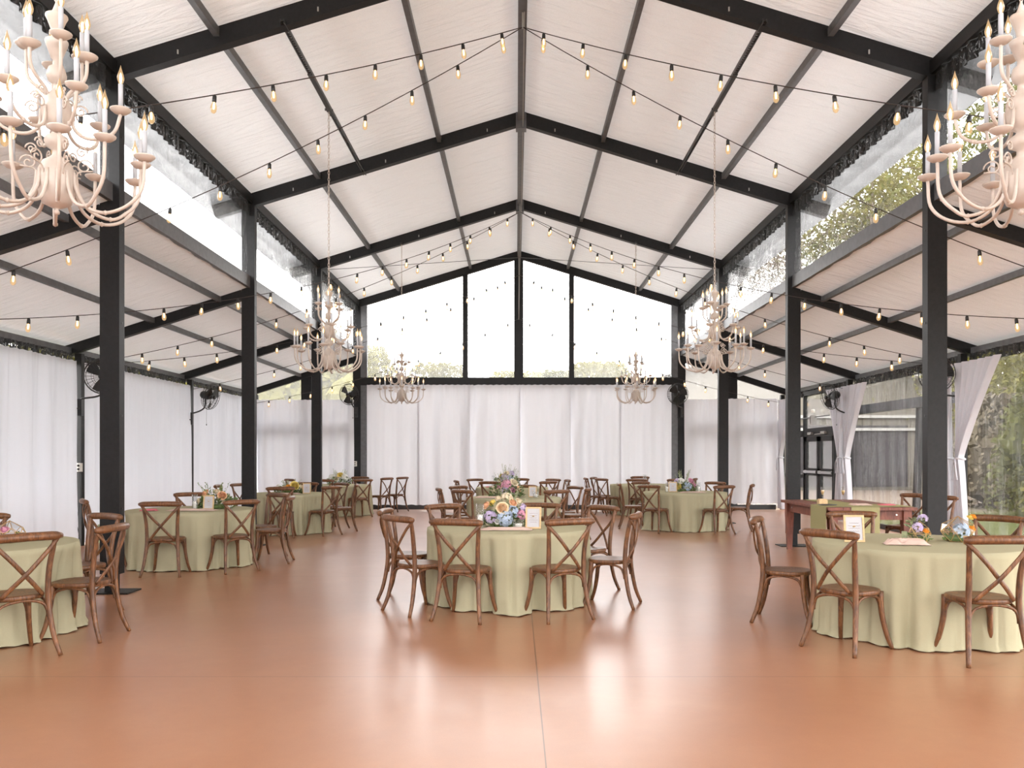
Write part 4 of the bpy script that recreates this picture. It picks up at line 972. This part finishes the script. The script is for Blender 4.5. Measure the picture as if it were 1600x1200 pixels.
for i, (x, y, p) in enumerate(bpos):
    o = BS[p] if i in (0, 1, 2) else copy_tree(BS[p])
    sc = .85+.3*((i*29) % 7)/7; o.location = (x, y, -.16); o.rotation_euler = (0, 0, i*2.1); o.scale = (sc, sc, sc)
    o['label'] = f'{["dark green", "yellow-green", "brownish"][p]} bush at the wood edge outside the right wall, {["nearest the barn side", "mid depth", "close by", "set back", "beside the grass", "far behind", "between trees", "low one", "far left one", "far right one", "deepest", "in the middle", "closest to the camera", "at the back"][i]}'
    o['group'] = 'bushes at the wood edge'
for i in range(22):
    o = copy_tree(BS[(1, 0, 1, 0)[i % 4]]); sc = 1.95+.5*((i*5) % 7)/7; o.location = (-44+4.4*i, 90+((i*3) % 5)*1.6, -.16); o.rotation_euler = (0, 0, i*1.3); o.scale = (sc*1.15, sc, sc)
    o['label'] = f'pale tree clump beyond the back gable, number {i+1} of the row from the left'; o['group'] = 'far tree row beyond the gable'; o['category'] = 'tree'
for i in range(7):
    o = copy_tree(BS[1]); sc = 1.25+.2*(i % 3); o.location = (-7.5-2.6*i, 38+1.1*(i % 3), -.16); o.rotation_euler = (0, 0, i*2.3); o.scale = (sc*1.1, sc, sc)
    o['label'] = f'yellowish bush behind the left aisle end, number {i+1} from the column'; o['group'] = 'bushes behind the left aisle'
wh = {'pale tree': 'pale distant tree seen through the back gable, {} from the left', 'tall tree': 'tall tree rising behind the barn, {} one', 'spring tree': 'yellowish tree behind the left aisle end, {} one'}
cnt = {}; seen = set()
side = ['beside the clear wall', 'set back', 'near the barn', 'farther off', 'closest to the camera', 'behind', 'deep in the wood', 'beyond', 'tall', 'small', 'farthest', 'in front']
for i, (x, y, p, lab) in enumerate(spots):
    if p not in seen: o = TR[p]; seen.add(p)
    else: o = copy_tree(TR[p])
    sc = .80+.35*((i*37) % 10)/10
    if lab == 'pale tree': sc *= 1.0
    if lab == 'spring tree': sc *= .62
    if lab == 'tall tree': sc = 1.45+.1*(i % 3)
    o.location = (x, y, -.16); o.rotation_euler = (0, 0, i*1.7); o.scale = (sc,)*3
    cnt[lab] = cnt.get(lab, 0)+1; nn = ordn[cnt[lab]] if cnt[lab] < 6 else ['sixth', 'seventh', 'eighth', 'ninth'][cnt[lab]-6]
    o['label'] = wh[lab].format(nn) if lab in wh else f'{lab} outside the right wall, {side[i % 12]}'
    o['group'] = 'trees around the tent'
